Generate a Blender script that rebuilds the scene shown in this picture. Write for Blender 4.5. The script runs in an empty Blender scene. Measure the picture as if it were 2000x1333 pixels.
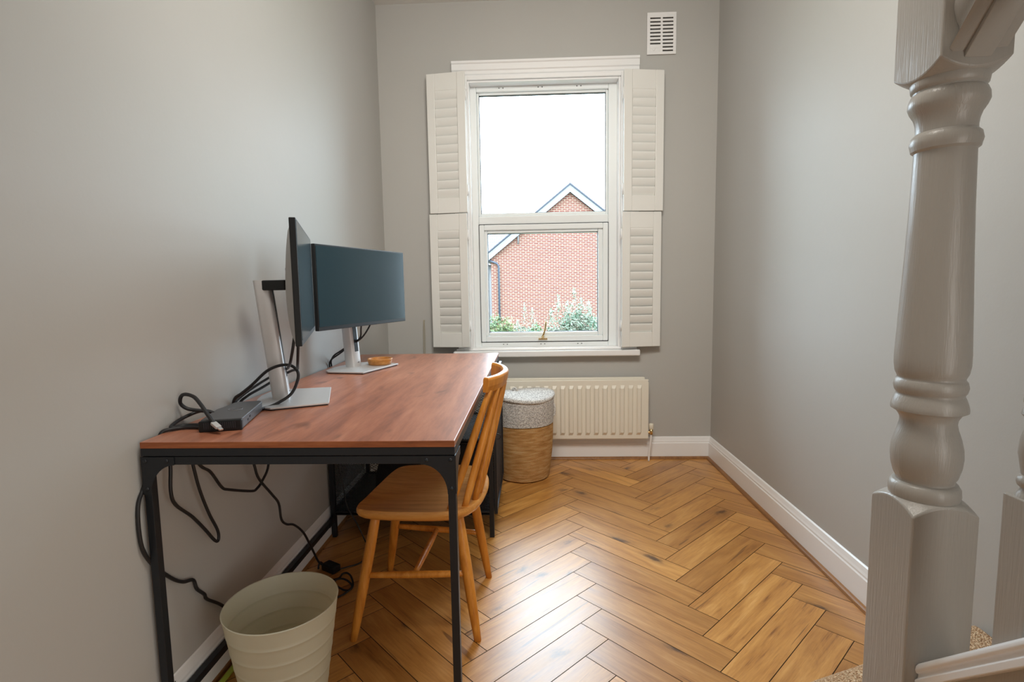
import bpy, bmesh, math, random
from mathutils import Vector, Matrix

random.seed(7)
S = bpy.context.scene
COL = S.collection

# ------------------------------------------------------------------ camera
cam_d = bpy.data.cameras.new('camera')
cam_d.sensor_fit = 'HORIZONTAL'
cam_d.sensor_width = 36.0
cam_d.lens = 36.0 * 1040.92 / 2000.0
cam_d.clip_start = 0.02
cam_d.clip_end = 300
cam = bpy.data.objects.new('camera', cam_d)
COL.objects.link(cam)
_R = Vector((0.9992022, 0.03645128, -0.0163175))
_U = Vector((0.01258893, 0.1002728, 0.99488034))
_F = Vector((-0.03790087, 0.99429204, -0.09973392))
cam.matrix_world = Matrix(((_R.x, _U.x, -_F.x, 0.89), (_R.y, _U.y, -_F.y, -3.312), (_R.z, _U.z, -_F.z, 1.0864), (0, 0, 0, 1)))
S.camera = cam

# ------------------------------------------------------------------ sky, lights, exposure
world = bpy.data.worlds.new('overcast_sky')
S.world = world
world.use_nodes = True
_bg = world.node_tree.nodes['Background']
_bg.inputs[0].default_value = (0.80, 0.92, 1.0, 1)
_bg.inputs[1].default_value = 16.0
# overcast sky: three times brighter overhead than at the horizon
_wt = world.node_tree
_tc = _wt.nodes.new('ShaderNodeTexCoord')
_sx = _wt.nodes.new('ShaderNodeSeparateXYZ')
_mr = _wt.nodes.new('ShaderNodeMapRange')
_mr.inputs['To Min'].default_value = 0.45
_mr.inputs['To Max'].default_value = 1.40
_ml = _wt.nodes.new('ShaderNodeVectorMath')
_ml.operation = 'SCALE'
_ml.inputs[0].default_value = (0.74, 0.90, 1.05)
_wt.links.new(_tc.outputs['Generated'], _sx.inputs[0])
_wt.links.new(_sx.outputs['Z'], _mr.inputs['Value'])
_wt.links.new(_mr.outputs[0], _ml.inputs['Scale'])
_wt.links.new(_ml.outputs[0], _bg.inputs[0])

_pl = bpy.data.lights.new('window_portal', 'AREA')
_pl.shape = 'RECTANGLE'
_pl.size, _pl.size_y = 0.95, 1.64
_pl.cycles.is_portal = True
_po = bpy.data.objects.new('window_portal', _pl)
_po.location = (0.972, 0.27, 1.52)
_po.rotation_euler = (math.radians(-90), 0, 0)   # shines along -y, into the room
COL.objects.link(_po)

_ll = bpy.data.lights.new('landing_fill_light', 'AREA')
_ll.shape = 'RECTANGLE'
_ll.size, _ll.size_y = 1.5, 1.2
_ll.energy = 18
_ll.color = (1.0, 0.96, 0.90)
_lo = bpy.data.objects.new('landing_fill_light', _ll)
_lo.location = (1.96, -3.98, 0.80)
_lo.rotation_euler = (math.radians(90), 0, math.radians(90))    # added fill with no window behind it, shines along -x across the landing
COL.objects.link(_lo)

_rl = bpy.data.lights.new('room_fill_light', 'AREA')
_rl.shape = 'RECTANGLE'
_rl.size, _rl.size_y = 0.9, 0.6
_rl.energy = 25
_rl.spread = math.radians(140)
_rl.color = (1.0, 0.95, 0.87)
_ro = bpy.data.objects.new('room_fill_light', _rl)
_ro.location = (1.05, -2.35, 2.60)
_ro.rotation_euler = (math.radians(50), 0, 0)    # added fill above the frame, no lamp modelled, turned towards the window wall
COL.objects.link(_ro)

S.view_settings.view_transform = 'Standard'
S.view_settings.look = 'None'
S.view_settings.gamma = 1.0
S.view_settings.use_curve_mapping = False
S.view_settings.exposure = 0.2
S.cycles.use_denoising = True
S.cycles.max_bounces = 12
S.cycles.diffuse_bounces = 6
S.cycles.transparent_max_bounces = 16
S.cycles.sample_clamp_indirect = 8.0

# ------------------------------------------------------------------ helpers
ORIG = {}


class MB:
    """collects geometry in world coordinates and links it as one mesh"""
    def __init__(self):
        self.v, self.f, self.uv, self.smooth = [], [], {}, []

    def add(self, verts, faces, smooth=False, uvs=None):
        o = len(self.v)
        self.v += [Vector(p) for p in verts]
        for i, f in enumerate(faces):
            if uvs:
                self.uv[len(self.f)] = uvs[i]
            self.f.append([o + k for k in f])
            self.smooth.append(smooth)
        return self

    def box(self, x0, x1, y0, y1, z0, z1):
        return self.hexa([(x0, y0, z0), (x1, y0, z0), (x1, y1, z0), (x0, y1, z0), (x0, y0, z1), (x1, y0, z1), (x1, y1, z1), (x0, y1, z1)])

    def hexa(self, p, smooth=False):
        return self.add(p, [(3, 2, 1, 0), (4, 5, 6, 7), (0, 1, 5, 4), (1, 2, 6, 5), (2, 3, 7, 6), (3, 0, 4, 7)], smooth)

    def obox(self, c, ax, ay, az, hx, hy, hz):
        c = Vector(c); ax, ay, az = Vector(ax) * hx, Vector(ay) * hy, Vector(az) * hz
        return self.hexa([c - ax - ay - az, c + ax - ay - az, c + ax + ay - az, c - ax + ay - az, c - ax - ay + az, c + ax - ay + az, c + ax + ay + az, c - ax + ay + az])

    def bar(self, a, b, w, h, up=(0, 0, 1)):
        a, b = Vector(a), Vector(b)
        d = (b - a).normalized(); s = d.cross(Vector(up)).normalized(); u = s.cross(d)
        return self.obox((a + b) / 2, d, s, u, (b - a).length / 2, w / 2, h / 2)

    def prism(self, pts, off):
        """closed polygon (list of 3d points) pushed by off"""
        n = len(pts); off = Vector(off)
        A = [Vector(p) for p in pts]; B = [p + off for p in A]
        return self.add(A + B, [tuple(range(n))[::-1], tuple(range(n, 2 * n))] + [(i, (i + 1) % n, n + (i + 1) % n, n + i) for i in range(n)])

    def sweep(self, prof, a, b, closed=True):
        """same polygon at two ends given as lists of 3d points"""
        n = len(a)
        A = [Vector(p) for p in a]; B = [Vector(p) for p in b]
        fs = [(i, (i + 1) % n, n + (i + 1) % n, n + i) for i in range(n)]
        fs += [tuple(range(n))[::-1], tuple(range(n, 2 * n))]
        return self.add(A + B, fs)

    def tube(self, pts, r, n=8, cap=True, rs=None):
        pts = [Vector(p) for p in pts]
        m = len(pts); V = []; F = []
        t0 = (pts[1] - pts[0]).normalized()
        u = t0.orthogonal().normalized()
        for i, p in enumerate(pts):
            t = (pts[min(i + 1, m - 1)] - pts[max(i - 1, 0)])
            t = t.normalized() if t.length > 1e-9 else t0
            u = (u - t * u.dot(t))
            u = u.normalized() if u.length > 1e-6 else t.orthogonal().normalized()
            w = t.cross(u)
            rr = rs[i] if rs else r
            for k in range(n):
                a = 2 * math.pi * k / n
                V.append(p + (u * math.cos(a) + w * math.sin(a)) * rr)
        for i in range(m - 1):
            for k in range(n):
                F.append((i * n + k, i * n + (k + 1) % n, (i + 1) * n + (k + 1) % n, (i + 1) * n + k))
        if cap:
            F.append(tuple(range(n))[::-1]); F.append(tuple((m - 1) * n + k for k in range(n)))
        return self.add(V, F, True)

    def lathe(self, c, prof, n=48, cap0=True, cap1=True, uvs=False, wob=None):
        """prof: (r, z) list, about the vertical axis through c"""
        V = []; F = []; U = []; m = len(prof)
        for r, z in prof:
            for k in range(n):
                a = 2 * math.pi * k / n
                rr = r if wob is None else r * wob(a, z)
                V.append((c[0] + rr * math.cos(a), c[1] + rr * math.sin(a), c[2] + z))
        for i in range(m - 1):
            for k in range(n):
                F.append((i * n + k, i * n + (k + 1) % n, (i + 1) * n + (k + 1) % n, (i + 1) * n + k))
        if cap0: F.append(tuple(range(n))[::-1])
        if cap1: F.append(tuple((m - 1) * n + k for k in range(n)))
        return self.add(V, F, True)

    def build(self, name, mat, parent=None, origin=None, bevel=0, seg=2, angle=35, auto=None):
        me = bpy.data.meshes.new(name)
        o = bpy.data.objects.new(name, me)
        COL.objects.link(o)
        if parent is not None:
            o.parent = parent
            org = ORIG[parent]
        else:
            org = Vector(origin) if origin is not None else Vector((0, 0, 0))
            o.location = org
        ORIG[o] = org
        me.from_pydata([p - org for p in self.v], [], self.f)
        me.polygons.foreach_set('use_smooth', self.smooth)
        if self.uv:
            l = me.uv_layers.new(name='UVMap')
            for pi, uvs in self.uv.items():
                for li, uv in zip(me.polygons[pi].loop_indices, uvs):
                    l.data[li].uv = uv
        me.materials.append(mat)
        me.update()
        if auto:
            b = bmesh.new(); b.from_mesh(me)
            for e in b.edges:
                if len(e.link_faces) == 2 and e.calc_face_angle(0) > math.radians(auto): e.smooth = False
            for f in b.faces: f.smooth = True
            b.to_mesh(me); b.free()
        if bevel:
            md = o.modifiers.new('bevel', 'BEVEL')
            md.width = bevel; md.segments = seg; md.limit_method = 'ANGLE'; md.angle_limit = math.radians(angle)
        return o


def thing(name, label, cat, loc=(0, 0, 0), group=None):
    o = bpy.data.objects.new(name, None)
    COL.objects.link(o)
    o.empty_display_size = 0.05
    o.location = loc
    ORIG[o] = Vector(loc)
    return tag(o, label, cat, group)


def tag(o, label, cat, group=None):
    o['label'] = label; o['category'] = cat
    if group: o['group'] = group
    return o


def struct(o, label=None, cat=None):
    o['kind'] = 'structure'
    if label: o['label'] = label
    if cat: o['category'] = cat
    return o


def spline(pts, n=6):
    """Catmull-Rom through the points"""
    P = [Vector(p) for p in pts]
    for p in P:
        if p.y < -.9 and p.x < XL + .0052: p.x = XL + .0052      # cables lie against the wall, not in it
    P = [P[0] * 2 - P[1]] + P + [P[-1] * 2 - P[-2]]
    out = []
    for i in range(1, len(P) - 2):
        for k in range(n):
            t = k / n; a, b, c, d = P[i - 1:i + 3]
            out.append(0.5 * ((2 * b) + (c - a) * t + (2 * a - 5 * b + 4 * c - d) * t * t + (3 * b - a - 3 * c + d) * t ** 3))
    out.append(P[-2])
    return out


def spline2(pts, n=5):
    return [(p.x, p.y) for p in spline([(a, b, 0) for a, b in pts], n)]


def closed2(pts, n=5):
    k = len(pts); out = []
    for i in range(k):
        a, b, c, d = [Vector((*pts[(i + j - 1) % k], 0)) for j in range(4)]
        for q in range(n):
            t = q / n
            r = 0.5 * ((2 * b) + (c - a) * t + (2 * a - 5 * b + 4 * c - d) * t * t + (3 * b - a - 3 * c + d) * t ** 3)
            out.append((r.x, r.y))
    return out


def lin(r, g, b):
    f = lambda c: (c / 255 / 12.92) if c / 255 <= .04045 else ((c / 255 + .055) / 1.055) ** 2.4
    return (f(r), f(g), f(b), 1)


# ------------------------------------------------------------------ materials
class NT:
    def __init__(self, name):
        self.m = bpy.data.materials.new(name)
        self.m.use_nodes = True
        self.t = self.m.node_tree
        self.b = self.t.nodes['Principled BSDF']
        self.out = self.t.nodes['Material Output']

    def n(self, typ, **kw):
        o = self.t.nodes.new(typ)
        for k, v in kw.items():
            if k in o.inputs: o.inputs[k].default_value = v
            else: setattr(o, k, v)
        return o

    def l(self, a, b):
        self.t.links.new(a, b)

    def set(self, **kw):
        for k, v in kw.items():
            self.b.inputs[k.replace('_', ' ')].default_value = v
        return self

    def bump(self, h, strength=.3, dist=.002):
        b = self.n('ShaderNodeBump', Strength=strength, Distance=dist)
        self.l(h, b.inputs['Height']); self.l(b.outputs[0], self.b.inputs['Normal'])
        return b

    def coords(self, scale=(1, 1, 1), kind='Object', rot=(0, 0, 0)):
        c = self.n('ShaderNodeTexCoord')
        m = self.n('ShaderNodeMapping')
        m.inputs['Scale'].default_value = scale
        m.inputs['Rotation'].default_value = rot
        self.l(c.outputs[kind], m.inputs[0])
        return m.outputs[0]

    def ramp(self, fac, stops):
        r = self.n('ShaderNodeValToRGB')
        e = r.color_ramp.elements
        while len(e) < len(stops): e.new(.5)
        for i, (p, c) in enumerate(stops):
            e[i].position = p; e[i].color = c
        self.l(fac, r.inputs[0])
        return r.outputs[0]

    def mix(self, fac, a, b, mode='MIX'):
        m = self.n('ShaderNodeMix', data_type='RGBA', blend_type=mode)
        for s, v in ((0, fac), (6, a), (7, b)):
            if hasattr(v, 'is_linked'): self.l(v, m.inputs[s])
            else: m.inputs[s].default_value = v
        return m.outputs[2]

    def math(self, op, a, b=0.0, c=None):
        m = self.n('ShaderNodeMath', operation=op)
        for i, v in enumerate((a, b, c)):
            if v is None: continue
            if hasattr(v, 'is_linked'): self.l(v, m.inputs[i])
            else: m.inputs[i].default_value = v
        return m.outputs[0]


def plain(name, col, rough=.5, metal=0.0, spec=.5, bump=None, coat=0.0):
    t = NT(name).set(Base_Color=col, Roughness=rough, Metallic=metal, Specular_IOR_Level=spec, Coat_Weight=coat)
    if bump:
        no = t.n('ShaderNodeTexNoise', Scale=bump[0], Detail=3.0)
        t.l(t.coords(), no.inputs[0]); t.bump(no.outputs[0], bump[1], bump[2])
    return t.m


def wall_paint(name, col):
    t = NT(name).set(Roughness=.55, Specular_IOR_Level=.35)
    co = t.coords()
    n1 = t.n('ShaderNodeTexNoise', Scale=1.7, Detail=4.0); t.l(co, n1.inputs[0])
    c = t.mix(n1.outputs[0], [x * .97 for x in col[:3]] + [1], [min(1, x * 1.03) for x in col[:3]] + [1])
    t.l(c, t.b.inputs['Base Color'])
    n2 = t.n('ShaderNodeTexNoise', Scale=160.0, Detail=2.0); t.l(co, n2.inputs[0])
    n3 = t.n('ShaderNodeTexNoise', Scale=9.0, Detail=3.0); t.l(co, n3.inputs[0])
    h = t.math('ADD', t.math('MULTIPLY', n2.outputs[0], .12), n3.outputs[0])
    t.bump(h, .25, .004)
    return t.m


def wood(name, dark, mid, light, along='x', scale=1.0, rough=.4, spec=.5, knots=0.0, coat=0.0):
    t = NT(name).set(Roughness=rough, Specular_IOR_Level=spec, Coat_Weight=coat, Coat_Roughness=.25)
    sc = {'x': (1, 9, 9), 'y': (9, 1, 9), 'z': (9, 9, 1)}[along]
    co = t.coords(tuple(s * scale for s in sc))
    n1 = t.n('ShaderNodeTexNoise', Scale=1.6, Detail=6.0, Roughness=.6, Distortion=.6); t.l(co, n1.inputs[0])
    n2 = t.n('ShaderNodeTexNoise', Scale=11.0, Detail=4.0, Roughness=.7); t.l(co, n2.inputs[0])
    f = t.math('ADD', t.math('MULTIPLY', n1.outputs[0], .7), t.math('MULTIPLY', n2.outputs[0], .3))
    c = t.ramp(f, [(.36, dark), (.5, mid), (.64, light)])
    if knots:
        co2 = t.coords(tuple(s * scale for s in {'x': (2.2, 5, 5), 'y': (5, 2.2, 5), 'z': (5, 5, 2.2)}[along]))
        n4 = t.n('ShaderNodeTexNoise', Scale=2.0, Detail=2.0); t.l(co2, n4.inputs[0])
        co2b = t.n('ShaderNodeVectorMath', operation='ADD'); t.l(co2, co2b.inputs[0]); t.l(n4.outputs[1], co2b.inputs[1])
        v = t.n('ShaderNodeTexVoronoi', Scale=2.0); t.l(co2b.outputs[0], v.inputs[0])
        k = t.ramp(v.outputs['Distance'], [(.06, (1, 1, 1, 1)), (.20, (0, 0, 0, 1))])
        c = t.mix(t.math('MULTIPLY', k, knots), c, [x * .28 for x in dark[:3]] + [1])
    t.l(c, t.b.inputs['Base Color'])
    t.bump(n2.outputs[0], .12, .001)
    return t.m


M = {}
M['wall'] = wall_paint('greige_wall_paint', (.47, .465, .445, 1))
M['ceiling'] = wall_paint('white_ceiling_paint', (.80, .80, .78, 1))
M['white'] = plain('white_gloss_paint', (.87, .875, .88, 1), .30, bump=(25, .05, .002))
M['upvc'] = plain('white_upvc', (.86, .90, .91, 1), .25)
M['shutter'] = plain('off_white_shutter_paint', (.79, .79, .76, 1), .38)
M['gasket'] = plain('black_gasket', (.02, .02, .025, 1), .6)
M['radiator'] = plain('cream_radiator_enamel', (.80, .76, .66, 1), .35)
M['black_metal'] = plain('blue_black_powder_coat', (.016, .019, .024, 1), .42, .25, bump=(400, .15, .0005))
M['black_plastic'] = plain('black_plastic', (.007, .008, .009, 1), .45, spec=.35)
M['grey_plastic'] = plain('dark_grey_plastic', (.075, .075, .08, 1), .45, bump=(500, .1, .0004))
M['back_plastic'] = plain('monitor_back_plastic', (.36, .36, .355, 1), .45)
M['cable'] = plain('black_cable_rubber', (.012, .012, .014, 1), .5)
M['silver'] = plain('silver_aluminium', (.58, .58, .585, 1), .40, .35)
M['brass'] = plain('polished_brass', (.75, .56, .28, 1), .2, 1.0)
M['chrome'] = plain('chrome', (.75, .75, .75, 1), .15, 1.0)
M['valve'] = plain('ivory_valve_cap', (.78, .74, .62, 1), .4)
M['cord_beige'] = plain('beige_cord', (.42, .38, .29, 1), .5)
M['dark_hole'] = plain('dark_recess', (.03, .028, .026, 1), .9)
M['form'] = plain('black_matt', (.010, .010, .013, 1), .8, bump=(120, .3, .002))
M['green'] = plain('yellow_green_sheath', (.42, .55, .06, 1), .5)
M['desk_wood'] = wood('red_brown_desk_veneer', lin(136, 84, 64), lin(170, 108, 82), lin(190, 128, 100), 'y', 1.0, .33, .8, .55)
M['desk_edge'] = wood('desk_edge_veneer', lin(118, 62, 32), lin(150, 84, 46), lin(168, 100, 58), 'x', 2.0, .45)
M['chair_wood'] = wood('honey_beech', lin(186, 114, 36), lin(212, 140, 52), lin(226, 158, 72), 'z', 2.0, .36, .5)
M['seat_wood'] = wood('honey_beech_seat', lin(190, 126, 54), lin(216, 152, 74), lin(230, 172, 98), 'x', 2.2, .36, .6)
M['dish'] = wood('dish_wood', lin(158, 100, 40), lin(184, 124, 58), lin(200, 142, 74), 'x', 6.0, .45)
M['bead'] = wood('brown_beading', lin(118, 78, 40), lin(144, 98, 54), lin(160, 114, 68), 'y', 2.0, .4)


def newel_paint():
    t = NT('grey_white_stair_paint').set(Base_Color=(.41, .39, .36, 1), Roughness=.3, Specular_IOR_Level=.5)
    co = t.coords((34, 34, 1.6))
    n = t.n('ShaderNodeTexNoise', Scale=9.0, Detail=3.0, Distortion=.5); t.l(co, n.inputs[0])
    t.bump(n.outputs[0], .5, .0012)
    return t.m


M['newel'] = newel_paint()


def floor_mat():
    t = NT('herringbone_oak').set(Specular_IOR_Level=.8)
    uv = t.n('ShaderNodeUVMap', uv_map='UVMap')
    at = t.n('ShaderNodeAttribute', attribute_name='plank_tone')
    # grain stretched along the plank (u)
    mp = t.n('ShaderNodeMapping'); mp.inputs['Scale'].default_value = (2.6, 17, 1); t.l(uv.outputs[0], mp.inputs[0])
    n0 = t.n('ShaderNodeTexNoise', Scale=1.0, Detail=5.0, Roughness=.62, Distortion=1.1); t.l(mp.outputs[0], n0.inputs[0])
    mp2 = t.n('ShaderNodeMapping'); mp2.inputs['Scale'].default_value = (8, 130, 1); t.l(uv.outputs[0], mp2.inputs[0])
    n1 = t.n('ShaderNodeTexNoise', Scale=1.0, Detail=4.0, Roughness=.65); t.l(mp2.outputs[0], n1.inputs[0])
    mp3 = t.n('ShaderNodeMapping'); mp3.inputs['Scale'].default_value = (14, 420, 1); t.l(uv.outputs[0], mp3.inputs[0])
    n3 = t.n('ShaderNodeTexNoise', Scale=1.0, Detail=3.0, Roughness=.7); t.l(mp3.outputs[0], n3.inputs[0])
    f = t.math('ADD', t.math('MULTIPLY', n0.outputs[0], .55), t.math('ADD', t.math('MULTIPLY', n1.outputs[0], .28), t.math('MULTIPLY', n3.outputs[0], .17)))
    c = t.ramp(f, [(.32, lin(128, 80, 36)), (.42, lin(182, 126, 62)), (.55, lin(206, 150, 80)), (.68, lin(224, 174, 108))])
    # per plank tone
    tone = t.ramp(at.outputs['Fac'], [(0, (.74, .68, .60, 1)), (.5, (.95, .93, .90, 1)), (1, (1.10, 1.09, 1.04, 1))])
    c = t.mix(1.0, c, tone, 'MULTIPLY')
    # knots and cracks
    mk = t.n('ShaderNodeMapping'); mk.inputs['Scale'].default_value = (4.2, 9.5, 1); t.l(uv.outputs[0], mk.inputs[0])
    nk = t.n('ShaderNodeTexNoise', Scale=2.6, Detail=5.0, Roughness=.7); t.l(mk.outputs[0], nk.inputs[0])
    av = t.n('ShaderNodeVectorMath', operation='MULTIPLY_ADD'); t.l(nk.outputs[1], av.inputs[0]); av.inputs[1].default_value = (.55, .55, .55); t.l(mk.outputs[0], av.inputs[2])
    vo = t.n('ShaderNodeTexVoronoi', Scale=.75, Randomness=1.0); t.l(av.outputs[0], vo.inputs[0])
    kn = t.ramp(vo.outputs['Distance'], [(.05, (1, 1, 1, 1)), (.10, (.6, .6, .6, 1)), (.16, (.18, .18, .18, 1)), (.34, (0, 0, 0, 1))])
    c = t.mix(t.math('MULTIPLY', kn, .88), c, lin(60, 30, 12))
    # thin dark cracks along the grain
    mc = t.n('ShaderNodeMapping'); mc.inputs['Scale'].default_value = (2.2, 46, 1); mc.inputs['Location'].default_value = (7, 3, 0); t.l(uv.outputs[0], mc.inputs[0])
    nc = t.n('ShaderNodeTexNoise', Scale=1.0, Detail=2.0, Distortion=.8); t.l(mc.outputs[0], nc.inputs[0])
    ck = t.ramp(nc.outputs[0], [(.685, (0, 0, 0, 1)), (.72, (1, 1, 1, 1))])
    c = t.mix(t.math('MULTIPLY', ck, .6), c, lin(84, 46, 18))
    t.l(c, t.b.inputs['Base Color'])
    r = t.math('MULTIPLY_ADD', n0.outputs[0], .12, .27)
    t.l(r, t.b.inputs['Roughness'])
    t.bump(n1.outputs[0], .12, .0006)
    return t.m


M['floor'] = floor_mat()
M['joint'] = plain('dark_plank_joint', (.05, .026, .011, 1), .8)


def screen_mat():
    t = NT('matt_monitor_screen').set(Base_Color=(.018, .046, .062, 1), Roughness=.16, Specular_IOR_Level=.45)
    return t.m


M['screen'] = screen_mat()


def jute_mat():
    t = NT('woven_jute').set(Roughness=.85, Specular_IOR_Level=.2)
    uv = t.n('ShaderNodeUVMap', uv_map='UVMap')
    mp = t.n('ShaderNodeMapping'); mp.inputs['Scale'].default_value = (400, 1, 1); t.l(uv.outputs[0], mp.inputs[0])
    # slanted strands: u*150 + v
    sx = t.n('ShaderNodeSeparateXYZ'); t.l(mp.outputs[0], sx.inputs[0])
    ph = t.math('ADD', sx.outputs[0], t.math('MULTIPLY', sx.outputs[1], 3.0))
    s = t.math('ABSOLUTE', t.math('SINE', ph))
    row = t.math('ABSOLUTE', t.math('SINE', t.math('MULTIPLY', sx.outputs[1], math.pi)))
    co = t.coords((1, 1, 6))
    n = t.n('ShaderNodeTexNoise', Scale=14.0, Detail=4.0); t.l(co, n.inputs[0])
    c = t.ramp(n.outputs[0], [(.3, lin(190, 140, 82)), (.5, lin(222, 174, 112)), (.7, lin(238, 204, 150))])
    dk = t.math('MAXIMUM', t.math('MULTIPLY', t.math('SUBTRACT', 1.0, s), .35), t.math('MULTIPLY', t.math('POWER', t.math('SUBTRACT', 1.0, row), 1.5), .8))  # strand gaps and row grooves darkened, their shading put into the colour
    c2 = t.mix(dk, c, lin(104, 62, 26))
    t.l(c2, t.b.inputs['Base Color'])
    t.bump(s, .6, .002)
    return t.m


def rope_mat():
    t = NT('grey_white_cotton_rope').set(Roughness=.9, Specular_IOR_Level=.15)
    co = t.coords((1, 1, 1.6))
    n = t.n('ShaderNodeTexNoise', Scale=150.0, Detail=3.0, Roughness=.8); t.l(co, n.inputs[0])
    c = t.ramp(n.outputs[0], [(.34, lin(110, 106, 106)), (.47, lin(186, 182, 178)), (.58, lin(236, 233, 228))])
    t.l(c, t.b.inputs['Base Color'])
    t.bump(n.outputs[0], .6, .002)
    return t.m


M['jute'] = jute_mat()
M['rope'] = rope_mat()


def carpet_mat():
    t = NT('speckled_beige_carpet').set(Roughness=.95, Specular_IOR_Level=.1)
    co = t.coords()
    n = t.n('ShaderNodeTexNoise', Scale=210.0, Detail=3.0, Roughness=.8); t.l(co, n.inputs[0])
    v = t.n('ShaderNodeTexVoronoi', Scale=230.0); t.l(co, v.inputs[0])
    c = t.ramp(n.outputs[0], [(.34, lin(128, 84, 56)), (.46, lin(204, 164, 126)), (.60, lin(236, 208, 174))])
    t.l(c, t.b.inputs['Base Color'])
    t.bump(v.outputs['Distance'], 1.0, .006)
    return t.m


M['carpet'] = carpet_mat()


def glass_mat():
    t = NT('clear_window_glass')
    tr = t.n('ShaderNodeBsdfTransparent', Color=(.97, .985, .98, 1))
    gl = t.n('ShaderNodeBsdfGlossy', Roughness=.0, Color=(1, 1, 1, 1))
    fr = t.n('ShaderNodeFresnel', IOR=1.3)
    mx = t.n('ShaderNodeMixShader')
    t.l(fr.outputs[0], mx.inputs[0]); t.l(tr.outputs[0], mx.inputs[1]); t.l(gl.outputs[0], mx.inputs[2])
    t.l(mx.outputs[0], t.out.inputs[0])
    return t.m


M['glass'] = glass_mat()


def bin_mat():
    t = NT('frosted_translucent_plastic').set(Base_Color=(.84, .82, .71, 1), Roughness=.4)
    tl = t.n('ShaderNodeBsdfTranslucent', Color=(.84, .84, .70, 1))
    tp = t.n('ShaderNodeBsdfTransparent', Color=(.85, .87, .8, 1))
    m1 = t.n('ShaderNodeMixShader', Fac=.5); t.l(t.b.outputs[0], m1.inputs[1]); t.l(tl.outputs[0], m1.inputs[2])
    m2 = t.n('ShaderNodeMixShader', Fac=.14); t.l(m1.outputs[0], m2.inputs[1]); t.l(tp.outputs[0], m2.inputs[2])
    t.l(m2.outputs[0], t.out.inputs[0])
    return t.m


M['bin'] = bin_mat()


def brick_mat():
    t = NT('red_brick').set(Roughness=.85, Specular_IOR_Level=.2)
    co = t.coords((1, 1, 1), 'Object', (math.radians(-90), 0, 0))
    b = t.n('ShaderNodeTexBrick', Scale=1.0)
    b.inputs['Color1'].default_value = (.098, .026, .019, 1)
    b.inputs['Color2'].default_value = (.118, .036, .026, 1)
    b.inputs['Mortar'].default_value = (.24, .19, .14, 1)
    b.inputs['Mortar Size'].default_value = .011
    b.inputs['Brick Width'].default_value = .225
    b.inputs['Row Height'].default_value = .075
    t.l(co, b.inputs[0])
    t.l(b.outputs[0], t.b.inputs['Base Color'])
    return t.m


M['brick'] = brick_mat()


def tile_mat():
    t = NT('roof_tiles').set(Roughness=.8)
    co = t.coords((1, 1, 1))
    b = t.n('ShaderNodeTexBrick', Scale=1.0)
    b.inputs['Color1'].default_value = (.087,.087,.095,1)
    b.inputs['Color2'].default_value = (.098,.092,.098,1)
    b.inputs['Mortar'].default_value = (.02,.02,.022,1)
    b.inputs['Mortar Size'].default_value = .02
    b.inputs['Brick Width'].default_value = .3
    b.inputs['Row Height'].default_value = .28
    t.l(co, b.inputs[0]); t.l(b.outputs[0], t.b.inputs['Base Color'])
    return t.m


M['tile'] = tile_mat()
M['roof_edge'] = plain('slate_roof', (.030, .034, .046, 1), .8)
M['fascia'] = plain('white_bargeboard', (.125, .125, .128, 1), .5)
M['pipe_blue'] = plain('grey_downpipe', (.02, .026, .04, 1), .5)
M['lawn'] = plain('garden_ground', (.04, .06, .02, 1), .95, bump=(6, .5, .1))


def leaf_mat(name, a, b):
    t = NT(name).set(Roughness=.6)
    co = t.coords()
    n = t.n('ShaderNodeTexNoise', Scale=4.0, Detail=3.0); t.l(co, n.inputs[0])
    t.l(t.ramp(n.outputs[0], [(.4, a), (.62, b)]), t.b.inputs['Base Color'])
    return t.m


M['leaf_mid'] = leaf_mat('shrub_leaf_green', (.028,.056,.014,1), (.084,.105,.028,1))
M['leaf_pale'] = leaf_mat('shrub_leaf_pale', (.045,.078,.042,1), (.12,.13,.09,1))
M['leaf_deep'] = leaf_mat('shrub_leaf_deep', (.014,.06,.017,1), (.048,.087,.022,1))
M['twig'] = plain('twig', (.18, .12, .07, 1), .8)

# ------------------------------------------------------------------ room shell
H = 2.768
XL, XR = -0.0155, 2.0
YR = -4.7
WX0, WX1, WZ0, WZ1 = 0.512, 1.440, 0.700, 2.335       # window opening

m = MB()
m.box(XL - .15, XR + .15, 0, .28, 0, WZ0).box(XL - .15, XR + .15, 0, .28, WZ1, H)
m.box(XL - .15, WX0, 0, .28, WZ0, WZ1).box(WX1, XR + .15, 0, .28, WZ0, WZ1)
struct(m.build('wall_back', M['wall']), 'greige painted wall with the sash window in it', 'wall')
struct(MB().box(XL - .15, XL, YR, 0, 0, H).build('wall_left', M['wall']), 'greige painted wall behind the desk', 'wall')
struct(MB().box(XR, XR + .15, YR, 0, 0, H).build('wall_right', M['wall']), 'greige painted wall beyond the newel post', 'wall')
struct(MB().box(XL - .15, XR + .15, YR - .15, YR, 0, H).build('wall_front', M['wall']), 'greige wall of the landing, behind the viewer', 'wall')
struct(MB().box(XL - .15, XR + .15, YR - .15, .28, H, H + .1).build('ceiling', M['ceiling']), 'white painted ceiling', 'ceiling')


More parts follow.
